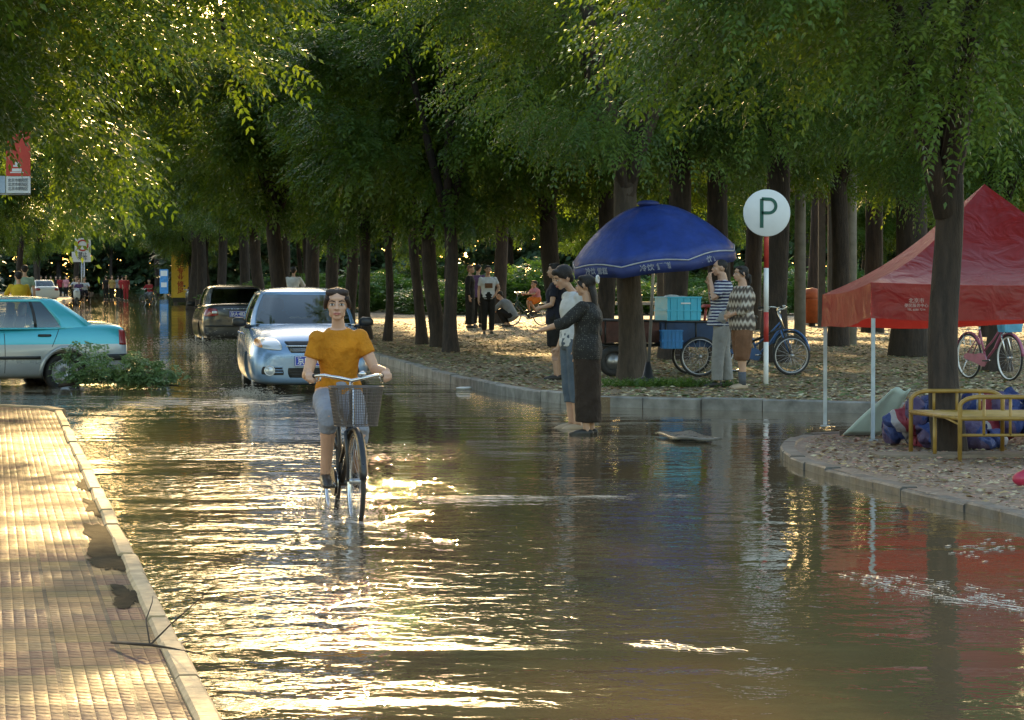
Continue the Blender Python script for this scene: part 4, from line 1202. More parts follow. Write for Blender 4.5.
def plate(root, y, z, txt, s=-1, zrot=0, w_=.44, tilt=0):
    M = Matrix.Translation((0, y, z))
    t = MB(); t.box((0, 0, 0), (w_, .012, .14)); p = t.build('number_plate', PLB, root, (0, y, z)); 
    t2 = MB()
    for (a, b, ww_, hh) in ((0, .062, w_ - .02, .006), (0, -.062, w_ - .02, .006), (-(w_ / 2 - .012), 0, .006, .12), (w_ / 2 - .012, 0, .006, .12)): t2.box((a, s * .0075, b), (ww_, .003, hh))
    t2.build('plate_edge', WHT, p)
    text(txt, .115, WHT, p, (0, s * .008, -.002), (PI / 2, 0, 0 if s < 0 else PI), sx=.86, bold=.002)
    return p
# ---------------- silver blue saloon coming towards the camera
PSIL = m_paint('silver_blue_paint', (.20, .33, .52), metal=.3, dust=.2)
bs = [(-2.13, .30, .58, .50, .55, .48, .02), (-2.11, .22, .66, .62, .68, .60, .03), (-2.02, .20, .74, .70, .775, .70, .05), (-1.8, .19, .82, .78, .83, .76, .07), (-1.3, .19, .92, .80, .845, .79, .09), (-.85, .19, .985, .80, .85, .80, .07), (-.3, .19, 1.0, .80, .85, .80, .02),
      (.6, .19, 1.02, .80, .85, .80, .02), (1.3, .20, 1.05, .79, .84, .78, .04), (1.75, .22, 1.06, .76, .81, .74, .05), (2.05, .26, 1.03, .70, .76, .66, .03), (2.13, .32, .95, .60, .66, .56, .02)]
ck = dict(zb=.99, zt=1.49, crown=.045, cy=.1, seats=(-.25, .6), mirror=(.80, -.72, 1.04),
          keys=[(0, -1.12, 0, -.42, 'glass'), (.45, -1.03, .36, -.38, 'glass'), (.68, -.80, .52, -.28, 'paint'), (.745, -.68, .56, -.20, 'glass'), (.765, .0, .595, .0, 'black'), (.765, .1, .595, .1, 'glass'), (.76, .85, .58, .72, 'paint'), (.70, 1.15, .54, .84, 'paint'), (.62, 1.35, .50, .90, 'glass'), (0, 1.50, 0, .96, 'glass')])
p_ = g(311, 393.5, 0)
sil, bv = car('saloon_car', 'silver blue saloon car driving through the flood behind the cyclist', (p_.x - math.sin(R(8.2)) * 2.1, p_.y + math.cos(R(8.2)) * 2.0, -.08), R(8.2), bs, ck, [(.74, -1.28), (.74, 1.2)], PSIL, rim='spoke')
MSLOT = mat('grille_black', (.012, .012, .013), .5)
for s in (-1, 1):
    q = [(s * .36, 0, .66), (s * .76, 0, .72), (s * .74, 0, .86), (s * .42, 0, .83)]
    hl = decal(sil, bv, 'headlight', LAMP, q, (0, 1, 0), off=.012, bulge=.02, rnd_=.7)
    decal(sil, bv, 'indicator', AMB, [(s * .64, 0, .70), (s * .76, 0, .74), (s * .745, 0, .84), (s * .66, 0, .83)], (0, 1, 0), hl, off=.022, bulge=.012, rnd_=.8)
    decal(sil, bv, 'fog_light_recess', MSLOT, [(s * .36, 0, .335), (s * .68, 0, .345), (s * .66, 0, .46), (s * .38, 0, .44)], (0, 1, 0), off=.004, rnd_=.3)
    t = MB(); h = bv.ray_cast(V((s * .56, -4, .40)), V((0, 1, 0)))[0]; M = Matrix.Translation(h)
    t.lathe([(0, -.03), (.05, -.025), (.062, -.012), (.064, .01)], 20, M @ Matrix.Rotation(PI / 2, 4, 'Z')); t.lathe([(.062, -.02), (.075, -.014), (.075, .01), (.062, .01)], 20, M @ Matrix.Rotation(PI / 2, 4, 'Z'), closed=True)
    t.build('fog_light', LAMP, sil)
    for z in (.37, .405, .44): decal(sil, bv, 'fog_light_slat', PSIL, [(s * .38, 0, z), (s * .49, 0, z), (s * .49, 0, z + .012), (s * .38, 0, z + .012)], (0, 1, 0), off=.01, n=(4, 1))
    # door seams and handles on the sides
    for y in (-.62, .38, 1.12): decal(sil, bv, 'door_seam', MSLOT, [(0, y, .32), (0, y + .008, .32), (0, y + .008, .98), (0, y, .98)], (-s, 0, 0), off=.002, n=(1, 16))
    for y in (.14, .95): decal(sil, bv, 'door_handle', PSIL, [(0, y, .86), (0, y + .18, .865), (0, y + .18, .895), (0, y, .89)], (-s, 0, 0), off=.025, n=(6, 3), rnd_=.6)
decal(sil, bv, 'grille', MSLOT, [(-.32, 0, .745), (.32, 0, .745), (.36, 0, .80), (-.36, 0, .80)], (0, 1, 0), off=.003, rnd_=.15)
decal(sil, bv, 'grille', MSLOT, [(-.27, 0, .64), (.27, 0, .64), (.32, 0, .725), (-.32, 0, .725)], (0, 1, 0), off=.003, rnd_=.15)
for z in (.665, .69): decal(sil, bv, 'grille_bar', CHR, [(-.28, 0, z), (.28, 0, z), (.285, 0, z + .007), (-.285, 0, z + .007)], (0, 1, 0), off=.012, n=(10, 1))
decal(sil, bv, 'grille_surround', CHR, [(-.33, 0, .728), (.33, 0, .728), (.33, 0, .742), (-.33, 0, .742)], (0, 1, 0), off=.014, n=(14, 1))
decal(sil, bv, 'air_intake', MSLOT, [(-.30, 0, .30), (.30, 0, .30), (.32, 0, .44), (-.32, 0, .44)], (0, 1, 0), off=.004, rnd_=.2)
for z in (.335, .375, .41): decal(sil, bv, 'intake_slat', BLK, [(-.29, 0, z), (.29, 0, z), (.29, 0, z + .01), (-.29, 0, z + .01)], (0, 1, 0), off=.016, n=(8, 1))
h = bv.ray_cast(V((0, -4, .53)), V((0, 1, 0)))[0]
plate(sil, h.y - .03, .53, '京JE8167')
for s in (-.28, .22):
    t = MB(); t.tube([(s, -1.02, 1.03), (s + .15, -.90, 1.075), (s + .42, -.84, 1.10)], [.012, .009, .006], 6); t.build('wiper', BLK, sil)
t = MB(); t.box((.22, -.66, 1.24), (.16, .004, .07)); t.build('windscreen_sticker', WHT, sil)
# ---------------- dark saloon driving away
PDRK = m_paint('dark_grey_paint', (.045, .048, .055), metal=.3, dust=.3)
bs2 = [(-2.33, .32, .60, .5, .55, .48, .02), (-2.28, .22, .68, .66, .72, .62, .03), (-2.0, .20, .80, .78, .85, .78, .05), (-1.2, .19, .93, .82, .88, .82, .06), (-.7, .19, .97, .82, .885, .83, .04), (.6, .19, 1.0, .82, .885, .83, .02),
       (1.4, .20, 1.03, .81, .88, .82, .03), (1.95, .22, 1.05, .80, .865, .79, .04), (2.22, .24, 1.03, .77, .84, .75, .03), (2.33, .30, .93, .72, .79, .66, .02)]
ck2 = dict(zb=.98, zt=1.46, crown=.04, cy=.1, seats=(-.2, .75), mirror=(.83, -.75, 1.03),
           keys=[(0, -1.1, 0, -.35, 'glass'), (.5, -.98, .42, -.3, 'glass'), (.70, -.75, .54, -.2, 'paint'), (.77, -.62, .59, -.12, 'glass'), (.79, .1, .62, .1, 'black'), (.79, .2, .62, .2, 'glass'), (.78, 1.05, .60, .80, 'paint'), (.73, 1.35, .57, 1.0, 'paint'), (.60, 1.62, .50, 1.08, 'glass'), (0, 1.74, 0, 1.13, 'glass')])
p_ = g(241, 345, 0)
drk, bv2 = car('saloon_car', 'dark grey saloon car seen from behind, left of the silver car', (p_.x - .35, p_.y + 1.4, -.08), PI + R(9.5), bs2, ck2, [(.77, -1.35), (.77, 1.35)], PDRK)
for s in (-1, 1):
    tl = decal(drk, bv2, 'tail_light', REDL, [(s * .46, 0, .78), (s * .83, 0, .76), (s * .80, 0, .95), (s * .50, 0, .95)], (0, -1, 0), off=.012, bulge=.01, rnd_=.5)
    decal(drk, bv2, 'reversing_light', LAMP, [(s * .50, 0, .83), (s * .62, 0, .83), (s * .62, 0, .89), (s * .50, 0, .89)], (0, -1, 0), tl, off=.024, n=(4, 3))
decal(drk, bv2, 'boot_trim', CHR, [(-.36, 0, .93), (.36, 0, .93), (.36, 0, .95), (-.36, 0, .95)], (0, -1, 0), off=.014, n=(10, 2))
decal(drk, bv2, 'bumper_strip', BLK, [(-.78, 0, .52), (.78, 0, .52), (.78, 0, .56), (-.78, 0, .56)], (0, -1, 0), off=.014, n=(16, 2))
h = bv2.ray_cast(V((0, 4, .82)), V((0, -1, 0)))[0]
plate(drk, h.y + .02, .82, '京A·4826', s=1)
# ---------------- teal and silver taxi at the left edge
PTAXI = m_paint('teal_over_silver_paint', (.05, .44, .53), (.42, .45, .47), .715, metal=.25, dust=.15)
bs3 = [(-2.19, .32, .62, .62, .70, .62, .0), (-2.15, .24, .74, .74, .80, .74, .01), (-1.9, .20, .80, .78, .835, .78, .03), (-1.2, .20, .88, .80, .84, .79, .04), (-.75, .20, .92, .80, .845, .80, .02), (.5, .20, .94, .80, .845, .80, .02),
       (1.3, .20, .985, .80, .845, .79, .04), (1.55, .20, 1.0, .80, .84, .78, .05), (1.95, .22, 1.0, .79, .83, .77, .05), (2.13, .24, .97, .78, .82, .74, .03), (2.19, .30, .88, .74, .79, .68, .0)]
ck3 = dict(zb=.93, zt=1.395, crown=.03, cy=.1, seats=(-.15, .62), restm=mat('white_cover', (.55, .54, .52), .9), mirror=(.80, -.72, .98),
           keys=[(0, -1.0, 0, -.42, 'glass'), (.5, -.93, .45, -.38, 'glass'), (.70, -.80, .55, -.32, 'paint'), (.76, -.72, .60, -.26, 'glass'), (.775, .02, .62, .02, 'black'), (.775, .10, .62, .10, 'glass'), (.775, .76, .61, .70, 'black'), (.775, .80, .61, .74, 'glass'), (.765, 1.18, .60, .86, 'paint'), (.74, 1.62, .57, 1.06, 'paint'), (.66, 1.74, .53, 1.12, 'glass'), (0, 1.80, 0, 1.18, 'glass')])
tw = g(65, 386.0, 0)
TR = -66.5
f_ = V((math.sin(R(TR)), -math.cos(R(TR)), 0)); sL = V((math.cos(R(TR)), math.sin(R(TR)), 0))
# place so that the near rear wheel stands at tw
org = tw - (sL * .74 - f_ * 1.22)
taxi, bv3 = car('taxi', 'teal and silver saloon taxi halted across the flooded road', (org.x, org.y, -.10), R(TR), bs3, ck3, [(.74, -1.25), (.74, 1.22)], PTAXI, 'taxi', glass=GLASS_CLEAR, rim='mesh', wr=.295)
for s in (-1, 1):
    decal(taxi, bv3, 'tail_light', REDL, [(0, 2.02, .70), (0, 2.17, .70), (0, 2.16, .92), (0, 2.03, .93)], (-s, 0, 0), off=.006, n=(6, 8), rnd_=.2)
    decal(taxi, bv3, 'side_strip', BLK, [(0, -.86, .50), (0, .83, .50), (0, .83, .545), (0, -.86, .545)], (-s, 0, 0), off=.014, n=(20, 2))
    decal(taxi, bv3, 'bumper_corner', BLK, [(0, 1.78, .47), (0, 2.17, .48), (0, 2.17, .57), (0, 1.78, .56)], (-s, 0, 0), off=.02, n=(10, 3))
    for y in (-.72, .30): decal(taxi, bv3, 'door_seam', MSLOT, [(0, y, .30), (0, y + .009, .30), (0, y + .009, .94), (0, y, .94)], (-s, 0, 0), off=.002, n=(1, 16))
    decal(taxi, bv3, 'door_seam', MSLOT, [(0, 1.0, .68), (0, 1.009, .68), (0, 1.14, .96), (0, 1.13, .96)], (-s, 0, 0), off=.002, n=(1, 12))
    for y in (.02, .80): decal(taxi, bv3, 'door_handle', BLK, [(0, y, .83), (0, y + .20, .83), (0, y + .20, .865), (0, y, .865)], (-s, 0, 0), off=.02, n=(6, 3), rnd_=.4)
    t = MB(); rg = []
    for k in range(17):
        a = R(-6) + (PI + R(12)) * k / 16; q = V((0, 1.22 + math.cos(a) * .375, .295 + math.sin(a) * .375))
        h = bv3.ray_cast(V((s * 3, q.y, q.z + .0)), V((-s, 0, 0)))[0]; x = h.x if h is not None and abs(h.x) > .6 else s * .83
        rg.append([V((x + s * dx, 1.22 + math.cos(a) * (.36 + dr), .295 + math.sin(a) * (.36 + dr))) for dx, dr in ((-.03, 0), (.016, 0), (.020, .02), (-.0, .05), (-.03, .05))])
    t.loft(rg); t.build('wheel_arch_lip', PTAXI, taxi)
decal(taxi, bv3, 'boot_edge', BLK, [(-.74, 0, .50), (.74, 0, .50), (.74, 0, .57), (-.74, 0, .57)], (0, -1, 0), off=.02, n=(14, 3))
t = MB(); t.box((0, .0, 0), (.62, .16, .05)); ro = t.build('roof_sign', BLK, taxi, (0, -.02, 1.45))
t = MB(); t.loft([ering(V((0, 0, .02)), V((1, 0, 0)), V((0, 1, 0)), .27, .085, e=4), ering(V((0, 0, .17)), V((1, 0, 0)), V((0, 1, 0)), .25, .06, e=4)]); b_ = t.build('light_box', WHT, ro)
for s in (-1, 1):
    t = MB(); t.box((s * .262, 0, .10), (.01, .09, .11)); t.build('side_panel', mat('red_panel', (.55, .05, .04), .5), ro)
text('TAXI', .12, mat('red_panel', (.55, .05, .04), .5), ro, (0, -.082, .09))
text('TAXI', .12, mat('red_panel', (.55, .05, .04), .5), ro, (0, .082, .09), (PI / 2, 0, PI))
# white car far off
PWHT = m_paint('white_car_paint', (.7, .7, .68), metal=0, dust=.15)
p_ = g(36, 301, 0)
wc, bvw = car('saloon_car', 'white saloon car far off behind the taxi roof', (p_.x, p_.y + 2, -.08), PI + R(20), bs2, dict(ck2, mirm=PWHT), [(.77, -1.35), (.77, 1.35)], PWHT)
for s in (-1, 1): decal(wc, bvw, 'tail_light', REDL, [(s * .46, 0, .78), (s * .83, 0, .76), (s * .80, 0, .95), (s * .50, 0, .95)], (0, -1, 0), off=.012, bulge=.01, rnd_=.5)
# ================================================================== the cyclist
YEL = cloth('mustard_cotton', (.50, .195, .012), bp=.05, bs=7)
PALEB = cloth('pale_grey_denim', (.27, .28, .32), bp=.03, bs=10)
p_ = g(356, 519, 0)
CY, CRZ = V((p_.x, p_.y, -.08)), R(12)
org = CY + V((-math.sin(CRZ), math.cos(CRZ), 0)) * .53
MBK = mat('basket_wire', (.13, .11, .10), .45, .6)
bicycle('old black bicycle with a wire basket, ridden by the woman in mustard', org, CRZ, mat('black_frame', (.02, .02, .022), .35), basket=MBK, crank=R(4), seat_z=.80, bar=.25)
cp_ = dict(pelvis=(0, .20, .88), waist=(-.006, .185, 1.01), chest=(-.012, .145, 1.16), neckb=(-.018, .10, 1.315), neckt=(-.024, .085, 1.375), head=(-.034, .055, 1.495),
           shoulderL=(.128, .10, 1.268), shoulderR=(-.164, .10, 1.258), elbowL=(.225, .05, 1.05), elbowR=(-.238, .08, 1.01), wristL=(.266, -.135, 1.045), wristR=(-.258, -.125, 1.04),
           hipL=(.07, .18, .86), hipR=(-.09, .18, .86), kneeR=(-.13, -.19, .74), ankleR=(-.125, -.01, .355), kneeL=(.09, -.10, .62), ankleL=(.118, .285, .35))
person('woman in a mustard T-shirt riding a bicycle towards the camera through the water', org, CRZ, cp_, 1.7, ('tee', YEL, .52), ('capri', PALEB, 1.25), shoes=SHOE, hair='tied', hairm=HAIR2, voxel=.0058, wide=.93, female=True, hy=R(-10), hp=R(2),
       skin=mat('cyclist_skin', (.52, .31, .21), .5, var=.1, vs=9), handL=dict(d=(0, -.8, -.25), n=(0, -.3, -1), s=(-1, 0, 0), curl=.75, thumb=.8, sc=.9), handR=dict(d=(0, -.8, -.25), n=(0, -.3, -1), s=(1, 0, 0), curl=.75, thumb=.8, sc=.9),
       foot=dict(R=(-.05, -1, -.12), L=(.05, -1, -.25)))
# ================================================================== people by the kerb
def m_dots():
    m = bpy.data.materials.new('black_dotted_cloth'); t, b = nodes(m)
    vo = t.nodes.new('ShaderNodeTexVoronoi'); vo.inputs['Scale'].default_value = 50; vo.inputs['Randomness'].default_value = .35; t.links.new(coords(t), vo.inputs[0])
    k = mth(t, 'LESS_THAN', vo.outputs['Distance'], .20); t.links.new(mix(t, k, (.018, .018, .018), (.17, .17, .15)), b.inputs['Base Color']); b.inputs['Roughness'].default_value = .8
    bump(t, b, noise(t, coords(t), 9, 3), .03); return m
def m_stripe():
    m = bpy.data.materials.new('navy_white_stripes'); t, b = nodes(m)
    s = t.nodes.new('ShaderNodeSeparateXYZ'); t.links.new(coords(t), s.inputs[0])
    z = mth(t, 'ADD', s.outputs[2], mth(t, 'MULTIPLY', noise(t, coords(t), 5, 2), .03))
    k = mth(t, 'GREATER_THAN', mth(t, 'SINE', mth(t, 'MULTIPLY', z, 2 * PI / .042)), .25); t.links.new(mix(t, k, (.03, .035, .09), (.52, .54, .58)), b.inputs['Base Color']); b.inputs['Roughness'].default_value = .85
    bump(t, b, noise(t, coords(t), 10, 3), .03); return m
def m_zigzag():
    m = bpy.data.materials.new('brown_zigzag_knit'); t, b = nodes(m)
    s = t.nodes.new('ShaderNodeSeparateXYZ'); t.links.new(coords(t), s.inputs[0])
    h = mth(t, 'ADD', s.outputs[0], s.outputs[1])
    z = mth(t, 'ADD', s.outputs[2], mth(t, 'MULTIPLY', mth(t, 'ABSOLUTE', mth(t, 'SINE', mth(t, 'MULTIPLY', h, 38))), .045))
    w_ = mth(t, 'SINE', mth(t, 'MULTIPLY', z, 2 * PI / .13)); f = mth(t, 'ADD', mth(t, 'MULTIPLY', w_, .4), mth(t, 'ADD', .2, mth(t, 'MULTIPLY', noise(t, coords(t), 30, 2), .5)))
    t.links.new(ramp(t, f, [(.15, (.07, .055, .045)), (.45, (.22, .17, .13)), (.8, (.48, .43, .36))]), b.inputs['Base Color']); b.inputs['Roughness'].default_value = .85; return m
NAVY = cloth('dark_navy_cloth', (.02, .022, .035)); BLKC = cloth('black_cloth', (.018, .017, .016)); WHC = cloth('white_cotton', (.62, .64, .66)); JEAN = cloth('blue_grey_denim', (.10, .13, .17))
GRYT = cloth('grey_trouser_cloth', (.27, .265, .25)); BRWN = cloth('brown_cloth', (.17, .085, .045)); SAND = mat('beige_shoe', (.40, .30, .20), .6); SOCK = cloth('grey_sock', (.10, .11, .13))
SKIRT = cloth('dark_brown_skirt_cloth', (.035, .025, .020), bp=.03, bs=8)
def feet(px, py, z=KZ): return g(px, py, z)
p = feet(587, 436, -.02)
wm = person('woman in black dotted blouse and long dark skirt pointing left, standing in the water', p, R(-108), dict(
    elbowL=(.235, -.17, 1.20), wristL=(.235, -.40, 1.13), wristR=(-.22, -.10, .90), head=(.0, -.02, 1.59), chest=(0, .01, 1.24)), 1.64, ('blouse', m_dots(), 1.45), ('skirt', SKIRT, .82), hair='long', female=True, hy=R(-4), wide=1.10, hp=R(3), voxel=.008,
    handL=dict(curl=.12, n=(0, 0, -1), s=(-1, 0, 0)))
t = MB(); t.lathe([(.030, -.012), (.045, -.01), (.048, 0), (.045, .01), (.030, .012)], 20, Matrix.Translation((.0, .115, 1.655)) @ Matrix.Rotation(PI / 2, 4, 'Z'), closed=True); t.build('hair_band', WHC, wm)
person('young man in white T-shirt and blue-grey trousers looking down, behind the pointing woman', feet(573, 431, -.03), R(-70), dict(head=(0, -.11, 1.56), neckt=(0, -.05, 1.465), wristR=(-.26, -.06, .84)), 1.77,
       ('tee', WHC, .55), ('trousers', JEAN, 1.45), hair='thick', hp=R(22), voxel=.008, shoes=SAND)
person('man in dark shirt and dark shorts looking left, at the kerb behind the young man', feet(556, 380), R(-100), dict(elbowL=(.25, -.02, 1.10), wristL=(.13, -.20, 1.05)), 1.68, ('shirt', NAVY, .6), ('shorts', BLKC, .95), hair='short', wide=1.15, voxel=.01)
mn = person('man in navy striped polo and grey trousers holding a hand to his mouth', feet(722, 387), R(-84), dict(kneeL=(.10, -.07, .47), ankleL=(.11, -.09, .08), kneeR=(-.09, .04, .47), ankleR=(-.10, .10, .08), elbowL=(.235, -.15, 1.17), wristL=(.07, -.17, 1.42), elbowR=(-.23, -.10, 1.14), wristR=(-.03, -.17, 1.36), pelvis=(0, -.02, .94), head=(0, -.03, 1.585)), 1.72,
       ('shirt', m_stripe(), .75), ('trousers', GRYT, 1.97), hair='crop', wide=1.3, voxel=.008, handL=dict(d=(-.3, -.1, 1), n=(-.5, .8, 0), s=(0, -1, .2), curl=.5), handR=dict(d=(.2, -.05, 1), curl=.5))
cw = person('woman in brown zigzag blouse and brown knee trousers beside the striped man', feet(742, 389), R(-70), dict(kneeL=(.10, -.04, .47), ankleL=(.10, -.03, .08), kneeR=(-.10, .03, .47), ankleR=(-.10, .05, .08), elbowL=(.24, -.06, 1.10), wristL=(.10, -.19, 1.03), elbowR=(-.24, -.06, 1.1), wristR=(-.1, -.18, 1.0)), 1.63,
       ('blouse', m_zigzag(), 1.6), ('shorts', BRWN, 1.18), shoes=SAND, hair='tied', female=True, wide=1.25, voxel=.008)
for s in (-1, 1):
    t = MB(); t.tube([(s * .10, .01 - s * .04, .06), (s * .10, .0 - s * .038, .24)], [.043, .050], 12); t.build('sock', SOCK, cw)
# background walkers
SHIRTS = dict(white=WHC, black=BLKC, navy=NAVY, yellow=cloth('yellow_cloth', (.62, .42, .03)), olive=cloth('olive_cloth', (.34, .25, .09)), red=cloth('dark_red_cloth', (.32, .035, .04)), pink=cloth('pink_cloth', (.60, .25, .28)), purple=cloth('purple_cloth', (.12, .07, .16)), grey=cloth('grey_cloth', (.22, .23, .24)), green=cloth('pale_green_cloth', (.3, .42, .33)))
gm = person('man in white T-shirt with a printed front standing in the park clearing', feet(488, 334), R(8), dict(elbowL=(.27, -.06, 1.14), wristL=(.17, -.1, .98)), 1.78, ('tee', WHC, .6), ('trousers', BLKC, 1.95), voxel=.014, wide=1.1)
t = MB(); t.box((0, -.145, 1.20), (.19, .006, .12)); t.build('shirt_print', BRWN, gm)
person('person in dark clothes seen sideways, left of the man in printed white T-shirt', feet(470, 328), R(80), None, 1.82, ('blouse', BLKC, 1.8), ('wide', BLKC, 1.95), hair='short', hairm=mat('reddish_hair', (.16, .07, .03), .5), voxel=.016)
person('person in dark jacket standing just behind the man in printed white T-shirt', feet(478, 327), R(150), None, 1.85, ('blouse', SHIRTS['purple'], 1.7), ('trousers', BLKC, 1.95), voxel=.016)
CROUCH = dict(pelvis=(0, .12, .33), waist=(0, .06, .46), chest=(0, -.05, .60), neckb=(0, -.16, .72), neckt=(0, -.20, .77), head=(0, -.25, .87), shoulderL=(.17, -.12, .68), shoulderR=(-.17, -.12, .68), elbowL=(.22, -.3, .48), elbowR=(-.22, -.3, .48), wristL=(.10, -.46, .40), wristR=(-.10, -.46, .40),
              hipL=(.09, .1, .30), hipR=(-.09, .1, .30), kneeL=(.16, -.25, .50), kneeR=(-.16, -.25, .50), ankleL=(.11, -.02, .08), ankleR=(-.11, -.02, .08))
person('person in grey top crouching on the ground right of the white T-shirt man', feet(508, 327), R(-110), CROUCH, 1.85, ('shirt', SHIRTS['grey'], 1.4), ('trousers', BLKC, 1.9), voxel=.014, wide=1.15, hp=R(20))
SIT = dict(pelvis=(0, .0, .82), waist=(0, -.02, .95), chest=(0, -.05, 1.10), neckb=(0, -.09, 1.24), neckt=(0, -.10, 1.31), head=(0, -.12, 1.43), shoulderL=(.17, -.09, 1.21), shoulderR=(-.17, -.09, 1.21), elbowL=(.25, -.25, 1.02), elbowR=(-.25, -.25, 1.02), wristL=(.26, -.44, 1.02), wristR=(-.26, -.44, 1.02),
           hipL=(.09, -.02, .80), hipR=(-.09, -.02, .80), kneeL=(.12, -.36, .66), kneeR=(-.12, -.36, .70), ankleL=(.12, -.10, .30), ankleR=(-.12, -.28, .34))
BCH = dict(SIT)
person('person in a white shirt sitting behind the roof of the silver car', g(293, 322, KZ), R(175), SIT, 2.0, ('shirt', WHC, 1.3), ('trousers', BLKC, 1.9), voxel=.018)
MBIKE = mat('dull_green_frame', (.05, .09, .09), .4)
bp_ = feet(527, 326)
bb = bicycle('bicycle with a dark frame parked beside the crouching person', bp_, R(-62), MBIKE)
person('child in pink and orange sitting on the bicycle beside the crouching person', bp_ + V((.15, .0, 0)), R(-62), {k: (v[0] * .72, v[1] * .72 + .16, .84 + (v[2] - .84) * .72) for k, v in SIT.items()}, 1.7, ('tee', SHIRTS['pink'], .8), ('shorts', cloth('orange_cloth', (.75, .20, .03)), .9), voxel=.016)
# bikes under the trees
BLUEF = mat('blue_frame', (.06, .14, .32), .35)
b2 = bicycle('blue bicycle standing behind the striped parking pole', feet(762, 373), R(50), BLUEF)
b3 = bicycle('pink bicycle with white rims and a blue basket, parked right of the dark tree', feet(989, 380), R(24), mat('pink_frame', (.42, .12, .20), .35), basket=mat('blue_basket', (.10, .36, .55), .5), white=WHT)
t = MB(); y0 = -.40
t.loft([[V((x * f, y0 - .01 - .12 * 1 + y * f, z)) for x, y in ((-.165, -.11), (-.12, -.13), (.12, -.13), (.165, -.11), (.165, .11), (.12, .13), (-.12, .13), (-.165, .11))] for z, f in ((.70, .83), (.955, 1.05))], cap=False, smooth=False); t.build('basket_liner', mat('blue_liner', (.12, .38, .55), .6), b3)
# ================================================================== far traffic on the flooded road
def rider(lab, px, py, rz, shirt, H=1.7, bike=True, bm=MBIKE, z=-.05, blab=None):
    p = g(px, py, 0); p.z = z
    f = V((math.sin(rz), -math.cos(rz), 0))
    person(lab, p - f * .23, rz, SIT, H, ('shirt', SHIRTS[shirt], 1.0), ('trousers', SHIRTS['grey'], 1.7), voxel=.02, face=False)
    if bike: bicycle(blab, p, rz, bm)
rider('cyclist in a dark red top riding left of the tall yellow sign', 148, 307, R(-25), 'red', blab='bicycle ridden by the cyclist in dark red near the yellow sign')
rider('cyclist in a yellow top seen from behind, above the taxi roof', 18, 340, R(200), 'yellow', 1.98, blab='bicycle ridden by the person in yellow behind the taxi')
person('dark haired person in pale green above the taxi roof, beside the yellow top', g(25, 335, 0), R(190), None, 1.93, ('tee', SHIRTS['green'], .6), ('trousers', NAVY, 1.9), voxel=.018, face=False)
def scooter(lab, loc, rz, col, group=None, tri=False):
    root = thing('scooter' if not tri else 'motor_tricycle', lab, 'scooter' if not tri else 'tricycle', loc, rz, group)
    for i, (x, y) in enumerate([(0, -.62)] + ([(-.45, .75), (.45, .75)] if tri else [(0, .62)])):
        t = MB(); M = Matrix.Translation((x, y, .25)); t.lathe([(.16, -.05), (.22, -.055), (.25, -.02), (.25, .02), (.22, .055), (.16, .05)], 24, M, closed=True); w_ = t.build('wheel', RUB, root)
        t = MB(); t.lathe([(0, -.04), (.06, -.045), (.16, -.03), (.16, .03), (.06, .045), (0, .04)], 20, M); t.build('rim', ALU, w_)
    t = MB(); t.loft([ering(V((0, y, z)), V((1, 0, 0)), V((0, .35, 1)).normalized(), a, b, 14, 3) for y, z, a, b in ((-.50, .98, .10, .05), (-.56, .80, .19, .14), (-.50, .55, .20, .12), (-.42, .36, .15, .05))]); t.build('front_fairing', mat(col + '_fairing', {'white': (.6, .62, .62), 'black': (.03, .03, .035)}[col], .3, coat=.6), root)
    t = MB(); t.loft([ering(V((0, y, z)), V((1, 0, 0)), V((0, 0, 1)), a, b, 14, 3) for y, z, a, b in ((-.45, .32, .14, .04), (-.1, .30, .14, .05), (.0, .46, .12, .16), (.35, .54, .16, .16), (.8, .60, .10, .09))]); t.build('body', BLK, root)
    t = MB(); t.loft([ering(V((0, y, z)), V((1, 0, 0)), V((0, 0, 1)), a, b, 14, 3) for y, z, a, b in ((-.05, .70, .10, .03), (.2, .74, .14, .05), (.7, .78, .10, .04))]); t.build('seat', BLK, root)
    t = MB(); t.tube([(-.34, -.36, 1.02), (-.1, -.45, .99), (.1, -.45, .99), (.34, -.36, 1.02)], .015, 8); t.build('handlebar', CHR, root)
    t = MB(); t.ball((0, -.66, .86), (.08, .05, .07)); t.build('headlight', LAMP, root)
    for s in (-1, 1):
        t = MB(); t.tube([(s * .25, -.40, 1.0), (s * .28, -.38, 1.16)], .008, 6); t.ball((s * .30, -.38, 1.2), (.06, .015, .045)); t.build('mirror', BLK, root)
    if tri:
        t = MB()
        t.box((0, .95, .55), (1.0, 1.0, .05)); 
        for s in (-1, 1): t.box((s * .5, .95, .68), (.04, 1.0, .22))
        t.box((0, 1.45, .68), (1.0, .04, .22)); t.build('cargo_bed', mat('dark_bed', (.08, .07, .08), .6), root)
    return root
ptr = g(79, 305, 0); ptr.z = -.05
scooter('motor tricycle with a white front coming down the far left of the road', ptr, R(-5), 'white', tri=True)
def sit_at(lab, p, rz, shirt, dx, dy, H=1.7, dz=0):
    q = p + Matrix.Rotation(rz, 3, 'Z') @ V((dx, dy, dz)); person(lab, q, rz, SIT, H, ('shirt', SHIRTS[shirt], .9), ('trousers', BLKC, 1.8), voxel=.022, face=False)
sit_at('rider in purple steering the far motor tricycle', ptr, R(-5), 'purple', 0, .15)
sit_at('passenger in white on the left of the far motor tricycle bed', ptr, R(-5), 'white', -.33, .85, 1.85)
sit_at('passenger in white on the right of the far motor tricycle bed', ptr, R(10), 'white', .35, .85, 1.8)
psc = g(193, 309, 0); psc.z = -.05
scooter('dark scooter right of the tall yellow sign', psc, R(-15), 'black')
sit_at('rider in dark clothes on the scooter right of the yellow sign', psc, R(-15), 'navy', 0, .2)
